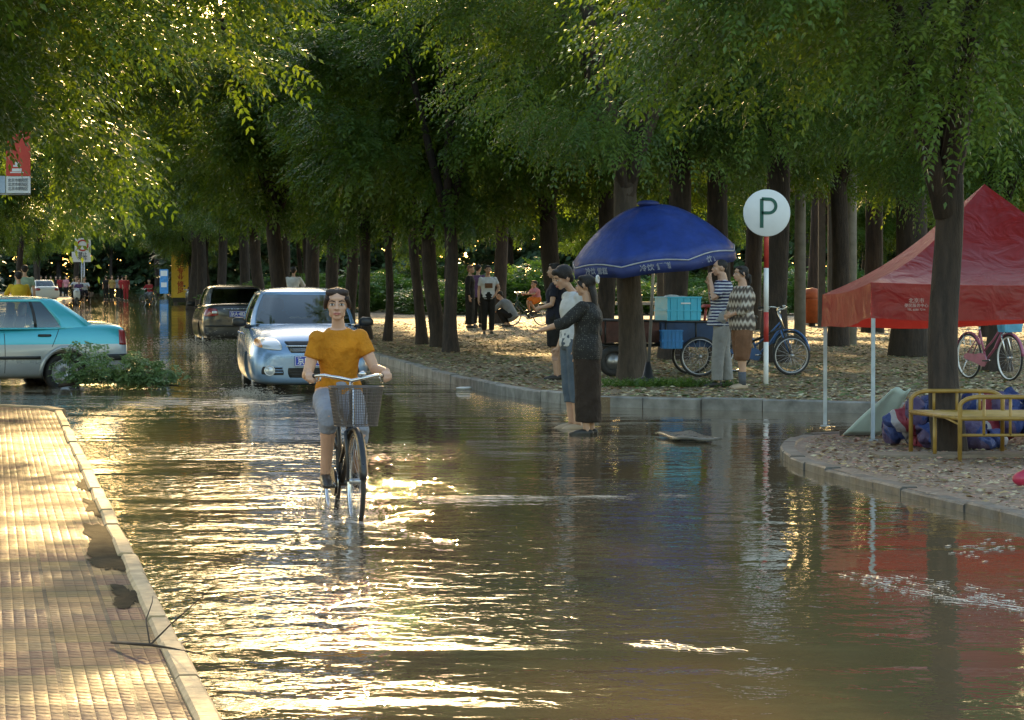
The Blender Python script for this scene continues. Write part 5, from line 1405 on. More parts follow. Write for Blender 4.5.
for px, py, sh, bt, lab, rz in ((112, 300, 'olive', 'black', 'far walker in an olive top under the trees left of the red ones', 10), (106, 300, 'black', 'black', 'far walker in black beside the one in olive', -150), (118, 299, 'grey', 'black', 'far walker in grey just right of the one in olive', 160),
                            (126, 301, 'red', 'red', 'far walker all in dark red left of the cyclist in red', 5), (122, 300, 'red', 'black', 'far walker in a dark red top and black trousers', 170),
                            (41, 299, 'pink', 'navy', 'leftmost of the far crowd behind the white car, in pink', 20), (46, 297, 'purple', 'black', 'far walker in purple beside the one in pink', 10), (51, 298, 'yellow', 'black', 'far walker in a yellow top in the crowd behind the white car', -20),
                            (56, 298, 'black', 'black', 'far walker in black right of the yellow top', 10), (60, 298, 'red', 'black', 'far walker in a dark red top left of the tricycle', 40), (66, 298, 'pink', 'black', 'far walker in pink just left of the tricycle', 0)):
    person(lab, g(px, py, .0), R(rz), None, 1.68, ('shirt', SHIRTS[sh], .9), ('trousers', SHIRTS[bt], 1.9), voxel=.026, face=False)
# ================================================================== signs
MGRN = mat('dark_green_letter', (.01, .10, .07), .5)
REDP = mat('red_pole_paint', (.50, .045, .035), .5); SGW = mat('white_sign_face', (.74, .76, .76), .5, var=.08, vs=3)
p = g(766, 384, KZ); d_ = p.y
r0 = thing('parking_sign', 'round white parking sign with a green P on a red and white pole', 'sign', p)
ztop = at(766, 190, d_).z - KZ; zc = at(766, 213, d_).z - KZ; rad = .325
t = MB(); M = Matrix.Translation((0, -.05, zc)) @ Matrix.Rotation(PI / 2, 4, 'X')
t.lathe([(0, -.012), (rad - .006, -.012), (rad, -.006), (rad, .006), (rad - .006, .012), (0, .012)], 48, M, axis='Z'); t.build('disc', SGW, r0)
t = MB()
for a, b in (((-.075, .19), (-.075, -.20)),): t.box((-.07, -.066, zc - .005), (.05, .006, .40))
arc = [(-.07, .195)] + [(.03 + .095 * math.cos(x), .095 + .095 * math.sin(x)) for x in [PI / 2 - PI * k / 12 for k in range(13)]] + [(-.07, .0)]
rg = []
for i, (x, z) in enumerate(arc):
    a = V(arc[max(0, i - 1)]); b = V(arc[min(len(arc) - 1, i + 1)]); dd = (b - a).normalized(); nn = V((-dd.y, dd.x)) * .022
    rg.append([V((x + nn.x, -.069, zc + z + nn.y)), V((x - nn.x, -.069, zc + z - nn.y)), V((x - nn.x, -.063, zc + z - nn.y)), V((x + nn.x, -.063, zc + z + nn.y))])
t.loft(rg, smooth=False); t.build('letter', MGRN, r0)
zs = [0] + [at(766, y, d_).z - KZ for y in (342, 312, 268, 213)]
for i in range(4):
    t = MB(); t.tube([(0, 0, zs[i] - (.1 if i == 0 else 0)), (0, 0, zs[i + 1])], .034, 16); t.build('pole_band', [WHT, REDP][i % 2], r0)
# tall yellow sign far off
YS = mat('yellow_board', (.80, .52, .05), .5, var=.12); RS = mat('red_sign_letter', (.50, .09, .02), .5)
p = g(180, 302, KZ); d_ = p.y; s_ = F / d_
r0 = thing('signboard', 'tall narrow yellow signboard with red Chinese writing at the far kerb', 'sign', p, R(2))
t = MB(); H_ = 48 / s_; W_ = 16 / s_; t.box((0, 0, .25 + H_ / 2), (W_, .12, H_)); t.build('board', YS, r0)
t = MB()
for x in (-W_ / 2, W_ / 2): t.box((x, 0, .25 + H_ / 2), (.05, .16, H_ + .05))
for z in (.25, .25 + H_): t.box((0, 0, z), (W_, .16, .05))
t.build('frame', YS, r0)
t = MB(); t.box((0, 0, .12), (W_ * .9, .3, .28)); t.build('base', BLK, r0)
text('朝\n阳\n专\n业\n修\n足', .40, RS, r0, (.04, -.07, .25 + H_ * .48), bold=.012, spacing=.98 * H_ / 6 / .40 * .84)
# blue poster
p = g(164, 297, KZ); r0 = thing('poster_stand', 'small blue and white poster stand just left of the yellow sign', 'sign', p)
t = MB(); t.box((0, 0, 1.15), (.62, .06, 1.8)); t.build('panel', mat('blue_poster', (.08, .32, .70), .5), r0)
t = MB(); t.box((0, -.035, 1.75), (.5, .01, .4)); t.box((0, -.035, .9), (.42, .01, .35)); t.build('white_picture', WHT, r0)
t = MB(); 
for x in (-.28, .28): t.tube([(x, 0, 0), (x, 0, 1.1)], .025, 8)
t.build('leg', BLK, r0)
# no parking sign
d_ = 205; p = V((tx(83, d_), d_, KZ)); s_ = F / d_
r0 = thing('road_sign', 'white road sign with a red ring on a double pole above the far tricycle', 'sign', p)
zb = at(83, 262, d_).z - KZ; zt = at(83, 238, d_).z - KZ
t = MB(); t.box((0, 0, (zb + zt) / 2), (16 / s_, .06, zt - zb)); t.box((-9.5 / s_, .0, zb + .35), (3 / s_, .05, .7)); t.build('board', SGW, r0)
t = MB(); t.lathe([(.30, -.01), (.40, -.01), (.40, .01), (.30, .01)], 36, Matrix.Translation((0, -.045, zt - .50)) @ Matrix.Rotation(PI / 2, 4, 'X'), axis='Z', closed=True)
t.build('red_ring', REDP, r0)
text('禁止\n停车', .32, mat('dark_letter', (.06, .07, .10), .5), r0, (0, -.04, zb + .38), bold=.004, spacing=.8)
t = MB()
for x in (-.08, .08): t.tube([(x, 0, -.1), (x, 0, zb)], .045, 8)
t.build('pole', ALU, r0)
# red banner on a lamp post at the left edge
d_ = 50; p = V((tx(-6, d_), d_, KZ)); s_ = F / d_
r0 = thing('banner_post', 'lamp post at the left edge with a red and white banner board', 'lamp post', p)
t = MB(); t.tube([(0, 0, -.1), (0, 0, .4), (0, 0, .42), (0, 0, 7.5)], [.11, .11, .075, .06], 14); t.tube([(0, 0, 7.4), (.3, -.2, 7.9), (1.2, -.6, 8.2)], [.05, .045, .04], 10); t.build('post', mat('grey_post', (.35, .36, .37), .5), r0)
t = MB(); t.loft([ering(V((1.1 + x, -.55 - x * .4, 8.16 + z)), V((0, 1, 0)), V((0, 0, 1)), a, a * .4) for x, z, a in ((0, 0, .06), (.15, .02, .14), (.5, .03, .15), (.7, .02, .05))]); t.build('lamp_head', ALU, r0)
def zz(y): return at(0, y, d_).z - KZ
x0, x1 = 13 / s_, 37 / s_
t = MB(); t.box(((x0 + x1) / 2, 0, (zz(176) + zz(108)) / 2), (x1 - x0, .05, zz(108) - zz(176))); bn = t.build('banner', mat('banner_red', (.62, .07, .05), .5, var=.08), r0)
t = MB(); t.box(((x0 + x1) / 2, 0, (zz(176.4) + zz(193)) / 2), (x1 - x0, .05, zz(176.4) - zz(193))); lp = t.build('lower_panel', SGW, r0)
for i in range(3): text('北京市朝阳区', .066, mat('dark_letter', (.06, .07, .10), .5), lp, ((x0 + x1) / 2, -.03, zz(180.5 + 4.2 * i)), sx=.85, ext=.001)
t = MB(); cx = (x0 + x1) / 2
t.box((cx - .02, -.028, zz(172.5)), (.22, .006, .018)); t.box((cx - .02, -.028, zz(170)), (.16, .006, .05)); t.box((cx - .02, -.028, zz(166)), (.12, .006, .03)); t.box((cx - .02, -.028, zz(163.5)), (.06, .006, .05)); t.build('emblem', WHT, bn)
t = MB(); t.box((x0 - .07, .0, (zz(176) + zz(193)) / 2), (.11, .05, zz(176) - zz(193))); t.build('side_panel', mat('pale_blue_panel', (.40, .50, .62), .5), r0)
t = MB(); t.tube([(0, 0, zz(108) + .02), (x1, 0, zz(108) + .02)], .015, 8); t.tube([(0, 0, zz(193) - .02), (x1, 0, zz(193) - .02)], .015, 8); t.build('bracket', ALU, r0)
# grey concrete poles
MCON = mat('grey_concrete', (.27, .26, .24), .85, bp=.004, bs=25)
for px, lab in ((800, 'grey concrete pole just right of the parking sign'), (851, 'grey concrete pole above the left end of the red canopy')):
    d_ = 66; t = MB(); t.tube([(0, 0, -.1), (0, 0, 9)], [.13, .10], 18); o = t.build('concrete_pole', MCON, None, (tx(px, d_), d_, KZ)); tag(o, lab, 'pole', 'grey concrete poles')
# park shelter
d_ = 88; r0 = thing('park_shelter', 'park shelter with a flat pale roof far behind the parking sign', 'shelter', (tx(745, d_), d_, KZ), R(3))
zr = at(745, 175, d_).z - KZ
t = MB(); t.box((0, 0, zr), (5.6, 2.6, .11)); t.build('roof', mat('pale_concrete', (.55, .52, .46), .8), r0)
t = MB(); t.box((0, -.9, zr - .28), (5.3, .16, .35)); t.box((0, .9, zr - .28), (5.3, .16, .35)); t.build('beam', MCON, r0)
for x in (-2.4, -.8, .8, 2.4):
    for y in (-.9, .9): t = MB(); t.box((x, y, (zr - .45) / 2), (.2, .2, zr - .45)); t.build('post', mat('dark_post', (.08, .07, .06), .8), r0)
# low benches and a bin
MST = mat('stone_slab', (.32, .31, .29), .8, bp=.004, bs=30)
for px, d_, w_, rz, lab in ((826, 92, 1.5, 4, 'stone bench left of the red canopy, far in the park'), (866, 96, 1.7, -3, 'stone bench partly hidden by the red canopy valance'), (980, 90, 2.2, 2, 'long stone bench beyond the pink bicycle'), (640, 98, 1.6, 0, 'stone bench beyond the trunk beside the cart')):
    r0 = thing('stone_bench', lab, 'bench', (tx(px, d_), d_, KZ), R(rz), 'stone benches in the park')
    t = MB(); t.box((0, 0, .62), (w_, .5, .10)); t.build('slab', MST, r0)
    for s in (-1, 1): t = MB(); t.box((s * w_ * .36, 0, .28), (.22, .42, .58)); t.build('leg', MCON, r0)
r0 = thing('litter_bin', 'orange red litter bin beyond the grey pole', 'bin', (tx(812, 90), 90, KZ))
t = MB(); t.lathe([(0, .1), (.22, .1), (.26, .75), (.28, .78), (.28, .84), (.24, .86)], 20, axis='Z'); t.lathe([(.30, .86), (.30, .98), (.2, 1.12), (0, 1.16)], 20, axis='Z'); t.build('body', mat('orange_bin', (.50, .12, .04), .6), r0)
t = MB(); t.tube([(0, 0, 0), (0, 0, .12)], .1, 10); t.build('foot', BLK, r0)
# ================================================================== blue umbrella
BLU = mat('blue_umbrella_cloth', (.012, .040, .23), .5, var=.3, vs=5, bp=.01, bs=12)
BLU2 = mat('navy_valance_cloth', (.02, .035, .15), .6, var=.2)
pu = g(648, 383, KZ); d_ = pu.y
r0 = thing('market_umbrella', 'large blue market umbrella with a lettered valance over the tricycle cart', 'umbrella', pu)
top = at(651, 205, d_).z - KZ; edge = at(651, 257, d_).z - KZ; UR = 80 / F * d_ * 1.06
TM = Matrix.Translation((0, 0, top)) @ Matrix.Rotation(R(-6.5), 4, 'Y') @ Matrix.Rotation(R(5), 4, 'X')
t = MB(); NS = 8; rings = []
for k in range(0, 12):
    f = k / 11; ring = []
    for j in range(NS * 6):
        a = 2 * PI * j / (NS * 6) + .35; u = (j % 6) / 6; sag = math.sin(PI * u)
        rr = UR * f * (1 - .055 * sag * f)
        z = -(top - edge) * f ** 2.05 - .05 * sag * f * (1 - f) * 2 + .05 * sag * f * f
        ring.append(V((rr * math.cos(a), rr * math.sin(a), z)) + V((0, 0, 0)))
    rings.append(ring)
t.loft(rings, cap=False, M=TM); um = t.build('canopy', BLU, r0); um.modifiers.new('s', 'SOLIDIFY').thickness = .006
t = MB(); N_ = NS * 6; low = []
for j in range(N_):
    p = rings[-1][j]; q = p * 1.0; a = math.atan2(p.y, p.x); u = (j % 6) / 6
    low.append(V((p.x * (1.0 + .02 * math.sin(j * 1.9)), p.y * (1.0 + .02 * math.sin(j * 1.9)), p.z - .155 - .03 * math.sin(PI * u))))
t.loft([[p * 1.004 for p in rings[-1]], low], cap=False, M=TM); va = t.build('valance', BLU2, r0); va.modifiers.new('s', 'SOLIDIFY').thickness = .005
t = MB(); t.tube([p * 1.006 for p in rings[-1]] + [rings[-1][0] * 1.006], .010, 5, cap=False, M=TM); t.build('edge_piping', mat('grey_piping', (.42, .42, .42), .6), va)
for j in range(NS):
    i = j * 6 + 3; p = (rings[-1][i] + low[i]) / 2; a = math.atan2(p.y, p.x)
    o = text('冷饮 雪糕', .10, mat('faded_white_print', (.30, .32, .38), .7), va, (0, 0, 0), sx=1.1, bold=.001)
    o.matrix_local = TM @ Matrix.Translation(p * 1.012) @ Matrix.Rotation(a + PI / 2, 4, 'Z') @ Matrix.Rotation(PI / 2, 4, 'X')
for j in range(NS):
    t = MB(); t.tube([rings[k][j * 6] * .985 - V((0, 0, .012)) for k in (0, 3, 6, 9, 11)], .009, 5, M=TM); t.tube([V((0, 0, -.75)), rings[6][j * 6] * .97 - V((0, 0, .02))], .007, 5, M=TM); t.build('rib', ALU, r0)
t = MB(); t.tube([(0, 0, .05), TM @ V((0, 0, -.75)), TM @ V((0, 0, .03))], .022, 12); t.build('pole', ALU, r0)
t = MB(); t.ball((0, 0, 0), (.16, .16, .05), Matrix.Translation(TM @ V((0, 0, .02))) @ Matrix.Rotation(0, 4, 'X')); t.build('cap', BLU2, r0)
t = MB(); t.lathe([(0, 0), (.24, 0), (.25, .03), (.08, .09), (.03, .30), (0, .30)], 24, axis='Z'); t.build('base', BLK, r0)
# ================================================================== tricycle cart
DRB = mat('dark_red_brown_panel', (.09, .035, .025), .7, var=.4, bp=.004); DBL = mat('dark_blue_panel', (.02, .05, .12), .6, var=.3)
pc = g(660, 379, KZ); pc.y += 1.35
r0 = thing('cargo_tricycle', 'dark cargo tricycle under the blue umbrella, loaded with a light blue crate', 'tricycle', pc, R(4))
M = None
t = MB(); L0, L1 = -.85, .95
t.box((.05, 0, .53), (1.8, .85, .04))
t.box((-.42, -.42, .68), (.85, .03, .28)); t.box((-.42, .42, .68), (.85, .03, .28)); t.box((-.85, 0, .68), (.03, .82, .28)); t.build('bed', DRB, r0)
t = MB(); t.box((.50, -.42, .62), (.92, .03, .36)); t.box((.50, .42, .62), (.92, .03, .36)); t.box((.95, 0, .62), (.03, .82, .36)); t.build('bed_side', DBL, r0)
t = MB(); t.tube([(-.86, -.44, .84), (.96, -.44, .81)], .016, 8); t.tube([(-.86, .44, .84), (.96, .44, .81)], .016, 8)
for x in (-.8, -.35, .1, .55, .95): t.tube([(x, -.44, .50), (x, -.44, .83)], .012, 6)
t.tube([(-.9, -.3, .46), (1.4, -.1, .46)], .02, 8); t.tube([(-.9, .3, .46), (1.4, .1, .46)], .02, 8); t.tube([(1.35, 0, .46), (1.9, 0, .72), (2.05, 0, .30)], .02, 8); t.tube([(1.4, 0, .46), (1.42, 0, .85)], .015, 8); t.build('frame', BLK, r0)
def spoked(root, c, r_, rz):
    M = Matrix.Translation(c) @ Matrix.Rotation(rz, 4, 'Z'); t = MB()
    t.lathe([(r_ - .02 + .02 * math.cos(a), .02 * math.sin(a)) for a in [2 * PI * k / 8 for k in range(8)]], 40, M, closed=True); wo = t.build('wheel', RUB, root)
    t = MB(); t.lathe([(r_ - .05, -.014), (r_ - .035, -.014), (r_ - .035, .014), (r_ - .05, .014)], 40, M, closed=True)
    for k in range(16):
        a = 2 * PI * k / 16; t.tube([M @ V((.02 * (-1) ** k, 0, 0)), M @ V((0, (r_ - .04) * math.cos(a), (r_ - .04) * math.sin(a)))], .003, 4)
    t.tube([M @ V((-.05, 0, 0)), M @ V((.05, 0, 0))], .03, 10); t.build('rim', ALU, wo)
for y in (-.50, .50): spoked(r0, (.60, y, .30), .30, PI / 2)
spoked(r0, (2.05, 0, .30), .30, PI / 2 + .2)
t = MB(); t.tube([(1.88, -.25, 1.0), (1.82, 0, .98), (1.88, .25, 1.0)], .012, 8); t.tube([(1.84, 0, .98), (1.93, 0, .7)], .016, 8); t.build('handlebar', CHR, r0)
t = MB(); t.ball((1.42, 0, .88), (.13, .1, .04)); t.build('saddle', BLK, r0)
t = MB()
M = Matrix.Translation((-.67, -.38, .23)) @ Matrix.Rotation(PI / 2, 4, 'Z')
t.lathe([(.13, -.05), (.19, -.055), (.23, -.02), (.23, .02), (.19, .055), (.13, .05)], 24, M, closed=True); wo = t.build('wheel', RUB, r0)
t = MB(); t.lathe([(0, -.04), (.05, -.05), (.06, -.02), (.13, -.03), (.135, .03), (0, .04)], 20, M)
t.build('rim', ALU, wo)
t = MB(); t.tube([(-.2, -.3, .5), (-.12, -.36, .0)], .014, 8); t.build('stand', BLK, r0)
def crate(lab, loc, rz, size, mt, lid=False):
    r0 = thing('crate', lab, 'crate', loc, rz, 'plastic crates on the cart'); w_, d_, h_ = size; t = MB()
    for s in (-1, 1): t.box((0, s * (d_ / 2 - .008), h_ / 2), (w_ - .034, .014, h_ - .02)); t.box((s * (w_ / 2 - .008), 0, h_ / 2), (.014, d_, h_ - .02))
    t.box((0, 0, .012), (w_ - .04, d_ - .04, .02)); t.build('shell', mt, r0)
    t = MB()
    for z in (h_ - .012, h_ * .42):
        for s in (-1, 1): t.box((0, s * (d_ / 2 + .005), z), (w_ + .02, .018, .022)); t.box((s * (w_ / 2 + .005), 0, z), (.018, d_ - .02, .022))
    for k in range(5):
        x = -w_ / 2 + w_ * (k + .5) / 5
        for s in (-1, 1): t.box((x, s * (d_ / 2 + .003), h_ / 2), (.012, .012, h_ - .04))
    t.build('rib', mt, r0)
    return r0
LBL = mat('light_blue_plastic', (.03, .42, .60), .4, var=.12); MBL = mat('mid_blue_plastic', (.02, .20, .50), .4, var=.15)
c1 = crate('light blue plastic crate filled with goods on top of the tricycle cart', pc + V((.32, -.20, .83)), R(24), (.56, .42, .36), LBL)
t = MB(); t.ball((-.1, 0, .34), (.14, .12, .05)); t.ball((.1, .05, .33), (.12, .12, .04)); t.build('ice_bag', mat('clear_plastic_bag', (.55, .60, .62), .25), c1)
t = MB(); t.box((.02, -.222, .26), (.16, .004, .02)); t.build('sticker', WHT, c1)
crate('deeper blue plastic crate hanging low on the side of the cart', pc + V((.20, -.62, .42)), R(4), (.30, .30, .28), MBL)
r0 = thing('stool', 'red round stool between the cart and the striped man', 'stool', pc + V((.84, .2, .80)), 0)
t = MB(); t.lathe([(0, .26), (.13, .27), (.15, .24), (.15, .22), (0, .22)], 20, axis='Z'); t.build('seat', mat('red_plastic', (.45, .06, .04), .45), r0)
for k in range(4):
    a = PI / 4 + k * PI / 2; t = MB(); t.tube([(.10 * math.cos(a), .10 * math.sin(a), .23), (.14 * math.cos(a), .14 * math.sin(a), .0)], .014, 6); t.build('leg', mat('red_plastic', (.45, .06, .04), .45), r0)
# ================================================================== red canopy tent
def m_tent():
    m = bpy.data.materials.new('red_canopy_cloth'); t, b = nodes(m)
    out = [n for n in t.nodes if n.type == 'OUTPUT_MATERIAL'][0]; v = coords(t)
    col = ramp(t, noise(t, v, 1.5, 4), [(.3, (.26, .016, .022)), (.7, (.34, .024, .026))]); t.links.new(col, b.inputs['Base Color'])
    b.inputs['Roughness'].default_value = .38; b.inputs['Specular IOR Level'].default_value = .6; bump(t, b, noise(t, v, 4, 3, .5, .8), .03)
    tl = t.nodes.new('ShaderNodeBsdfTranslucent'); tl.inputs[0].default_value = (.75, .06, .04, 1); ms = t.nodes.new('ShaderNodeMixShader'); ms.inputs[0].default_value = .35
    t.links.new(b.outputs[0], ms.inputs[1]); t.links.new(tl.outputs[0], ms.inputs[2]); t.links.new(ms.outputs[0], out.inputs[0]); return m
MT = m_tent()
NL = g(871, 440.5, IZ); FL = g(824, 429.5, IZ); W_ = 2.75; FL = V((tx(823, NL.y + 2.74), NL.y + 2.74, IZ)); dv = (FL - NL).normalized(); FL = NL + dv * W_; rv = V((dv.y, -dv.x, 0)); NR = NL + rv * W_; FR = FL + rv * W_
r0 = thing('canopy_tent', 'low red pop-up canopy tent with pale steel legs on the near island', 'canopy tent', NL)
def L(p, z=0): q = p - NL; return V((q.x, q.y, z))
E_ = {'NL': 1.55 - IZ, 'FL': 1.42 - IZ, 'NR': 1.56 - IZ, 'FR': 1.48 - IZ}
crn = [('NL', NL), ('NR', NR), ('FR', FR), ('FL', FL)]
cen = (NL + FR) / 2; ptop = L(cen, at(995, 184, cen.y).z - IZ)
t = MB(); vl = MB()
for i in range(4):
    (n0, a), (n1, b) = crn[i], crn[(i + 1) % 4]; A, B = L(a, E_[n0]), L(b, E_[n1]); n = 14; rings = []
    for k in range(n + 1):
        f = k / n; row = []
        for j in range(17):
            u = j / 16; e = A.lerp(B, u); e.z -= .035 * math.sin(PI * u)
            p = e.lerp(ptop, f); q = (1 - f)
            ridge = abs(2 * u - 1)
            p.z = e.z * (1 - f) + ptop.z * f - (.16 + .10 * (1 - ridge)) * math.sin(PI * f) * (.9 if f < .7 else .8) * (1 - .25 * f) + .012 * math.sin(u * 40 + i) * q * (1 - q) * 2
            row.append(p)
        rings.append(row)
    t.loft(rings, cap=False, closed=False)
    rows = []
    for k in range(6):
        f = k / 5; row = []
        for j in range(25):
            u = j / 24; e = A.lerp(B, u); e.z -= .035 * math.sin(PI * u); o = (L(cen, 0) - V((e.x, e.y, 0))).normalized()
            row.append(e - o * (.004 + .014 * math.sin(u * 22 + i * 2 + k * .4) * f) - V((0, 0, f * (.335 + .01 * math.sin(u * 9 + i)))))
        rows.append(row)
    vl.loft(rows, cap=False, closed=False)
def weld(mb_, nm, m_, par, th=.004):
    me_ = mb_.mesh(nm, m_); bb = bmesh.new(); bb.from_mesh(me_); bmesh.ops.remove_doubles(bb, verts=bb.verts, dist=1e-3); bmesh.ops.recalc_face_normals(bb, faces=bb.faces); bb.to_mesh(me_); bb.free(); me_.set_sharp_from_angle(angle=R(50))
    o_ = bpy.data.objects.new(nm, me_); C.objects.link(o_); o_.parent = par; return o_
weld(t, 'roof_cloth', MT, r0)
va = weld(vl, 'valance', MT, r0)
LEGM = mat('pale_blue_steel', (.42, .50, .58), .4, .3)
for nm, p in crn:
    t = MB(); q = L(p); o = (L(cen) - q).normalized() * .03; t.box((q.x + o.x, q.y + o.y, E_[nm] / 2), (.036, .036, E_[nm] - .03)); t.box((q.x + o.x, q.y + o.y, .004), (.09, .09, .008)); t.build('leg', LEGM, r0)
for i in range(4):
    (n0, a), (n1, b) = crn[i], crn[(i + 1) % 4]; A, B = L(a, E_[n0] - .06), L(b, E_[n1] - .06); ins = (L(cen, 0) - (A + B) / 2); ins.z = 0; ins = ins.normalized() * .05
    t = MB(); m1 = (A + B) / 2
    for (p, q) in ((A, m1 - V((0, 0, .22))), (A - V((0, 0, .24)), m1), (m1, B - V((0, 0, .24))), (m1 - V((0, 0, .22)), B)): t.tube([p + ins, q + ins], .010, 6)
    t.build('truss', LEGM, r0)
t = MB(); t.tube([ptop - V((0, 0, .02)), ptop - V((0, 0, .6))], .016, 8); t.build('centre_pole', LEGM, r0)
ang = math.atan2(rv.y, rv.x)
o_ = L(NL + rv * .42, E_['NL'] - .22); o_ = o_ - V((dv.x, dv.y, 0)) * .035
PGR = mat('pinkish_print', (.62, .45, .42), .6)
text('北京市', .05, PGR, va, o_ + V((0, 0, .045)), (PI / 2, 0, ang), ext=.001)
text('便民服务中心', .038, PGR, va, o_ + V((0, 0, 0)), (PI / 2, 0, ang), ext=.001); text('TEL 6580 7214', .028, PGR, va, o_ + V((0, 0, -.038)), (PI / 2, 0, ang), ext=.001)
# ================================================================== yellow cot, sheet and bundle
YF = mat('yellow_enamel', (.31, .19, .04), .4, var=.3, vs=9); YS2 = mat('yellow_slats', (.44, .29, .06), .5, var=.25)
d0 = 25.0
cp0 = V((tx(911, 26.2), 26.2, IZ)); r0 = thing('folding_cot', 'yellow metal cot with arched end rails standing under the red canopy', 'cot', cp0, 0)
def cl(px, py, Y): return at(px, py, Y) - cp0
hs = cl(911, 412, 26.2).z
A = cl(911, 410, 26.2); B = cl(960, 418, 25.0); A.z = B.z = hs; dirx = V((1, .04, 0))
Lr = 2.0
t = MB(); n = 22
for k in range(n):
    f = k / (n - 1); s = A.lerp(B, f); t.tube([s, s + V((Lr * (1 - .0), .0, 0))], .016, 6)
t.build('slats', YS2, r0)
t = MB(); t.tube([A, A + V((Lr, 0, 0)), B + V((Lr, 0, 0)), B, A], .02, 8); t.build('seat_frame', YF, r0)
def arch(nm, p, length, h, posts, drop=.14):
    t = MB(); q = [p + V((0, 0, -hs)), p + V((0, 0, h * .55))]
    for k in range(1, 7):
        a = PI - PI / 2 * k / 6; q.append(p + V((.16 + .16 * math.cos(a), 0, h * .55 + h * .45 * math.sin(a))))
    q.append(p + V((length - .16, 0, h)))
    for k in range(1, 7):
        a = PI / 2 - PI / 2 * k / 6; q.append(p + V((length - .16 + .16 * math.cos(a), 0, h * .55 + h * .45 * math.sin(a))))
    q.append(p + V((length, 0, -hs))); t.tube(q, .019, 8)
    for x in posts: t.tube([p + V((x, 0, -drop)), p + V((x, 0, h))], .013, 6)
    t.tube([p + V((0, 0, -drop)), p + V((length, 0, -drop))], .013, 6)
    t.build(nm, YF, r0)
arch('back_rail', A, .80, cl(940, 391, 26.2).z - hs, (.2, .4, .6), 0)
arch('front_rail', B, 1.6, cl(990, 397, 25.0).z - hs, (.2, .42, .8, 1.2))
C_ = A.lerp(B, .5)
for p in (C_,):
    t = MB(); t.tube([p, p + V((0, 0, -hs))], .017, 8); t.build('leg', YF, r0)
t = MB(); t.tube([B + V((0, 0, -hs * .15)), B.lerp(A, .35) + V((0, 0, 0))], .011, 6); t.build('brace', YF, r0)
# pale board
MBO = mat('pale_green_board', (.48, .60, .58), .45, var=.15, vs=3)
q = [g(843, 437, IZ), g(880, 437.5, IZ), at(911, 393, 28.1), at(891, 391, 28.2)]
t = MB(); n = 10; rows = []
for j in range(n + 1):
    v = j / n; rows.append([q[0].lerp(q[1], i / 8).lerp(q[3].lerp(q[2], i / 8), v) + V((0, 0, .02 + .018 * math.sin(i * 1.1 + v * 5) * v)) for i in range(9)])
t.loft(rows, cap=False, closed=False); o = t.build('folded_sheet', MBO); o.modifiers.new('s', 'SOLIDIFY').thickness = .012; tag(o, 'stiff pale green sheet leaning behind the near canopy leg', 'sheet')
t = MB(); t.box((0, 0, 0), (.95, .10, .05)); o = t.build('plank', mat('dark_plank', (.07, .05, .04), .8), None, g(880, 437, IZ) + V((.1, .12, .03)), R(-4)); tag(o, 'dark plank on the ground under the pale sheet', 'plank')
def m_strip():
    m = bpy.data.materials.new('red_white_blue_stripes'); t, b = nodes(m); v = coords(t, rot=(.2, .5, .3)); s = t.nodes.new('ShaderNodeSeparateXYZ'); t.links.new(v, s.inputs[0])
    f = mth(t, 'FRACT', mth(t, 'ADD', mth(t, 'MULTIPLY', s.outputs[0], 2.1), mth(t, 'MULTIPLY', noise(t, v, 2.5, 2), 1.1)))
    c = ramp(t, f, [(0, (.025, .045, .17)), (.24, (.33, .31, .34)), (.42, (.22, .025, .045)), (.70, (.08, .055, .13))], 'CONSTANT')
    t.links.new(c, b.inputs['Base Color']); b.inputs['Roughness'].default_value = .6; bump(t, b, noise(t, v, 7, 4), .05); return m
MSTR = m_strip()
def bundle(lab, c, size, seed):
    t = MB(); r = random.Random(seed)
    for k in range(26): t.ball((r.uniform(-.8, .8) * size[0], r.uniform(-.6, .6) * size[1], size[2] * r.uniform(.1, .7)), (size[0] * r.uniform(.12, .4), size[1] * r.uniform(.2, .5), size[2] * r.uniform(.12, .35)))
    me = modded(t, [('REMESH', dict(mode='VOXEL', voxel_size=.02, use_smooth_shade=True)), ('SMOOTH', dict(iterations=10))])
    for v_ in me.vertices:
        n_ = pnoise(v_.co * 4 + V((seed, 0, 0))) * .07 + (1 - abs(pnoise(v_.co * 9))) ** 3 * .03; v_.co += v_.normal * n_
        v_.co.z = max(v_.co.z, .003)
    me.materials.clear(); me.materials.append(MSTR)
    for p in me.polygons: p.use_smooth = True
    o = bpy.data.objects.new('cloth_bundle', me); C.objects.link(o); o.location = c; tag(o, lab, 'cloth bundle', 'striped cloth bundles under the canopy')
bundle('crumpled red, white and blue cloth behind the left end of the yellow cot', V((tx(925, 27.3), 27.3, IZ)), (.36, .35, .48), 3)
bundle('striped cloth bundle at the right edge behind the yellow cot', V((tx(1010, 27.6), 27.6, IZ)), (.42, .35, .62), 8)
bundle('flat striped cloth on the ground beneath the yellow cot', V((tx(965, 26.9), 26.9, IZ)), (.40, .3, .28), 12)
t = MB(); t.box((0, 0, .015), (1.9, .5, .03)); o = t.build('board', mat('worn_board', (.20, .16, .12), .8), None, V((tx(985, 25.7), 25.7, IZ)), R(3)); tag(o, 'worn board lying on the ground beneath the yellow cot', 'board')
t = MB(); t.ball((0, 0, .06), (.09, .07, .06)); t.ball((.1, .02, .05), (.07, .06, .05)); t.tube([(.0, 0, .1), (.03, .0, .15)], [.03, .01], 8); me = None
o = fused(t, 'plastic_bag', mat('crimson_plastic', (.45, .03, .07), .35), None, .012, 2); o.location = g(1024, 487, IZ); tag(o, 'small crimson bag on the gravel at the right edge', 'bag')
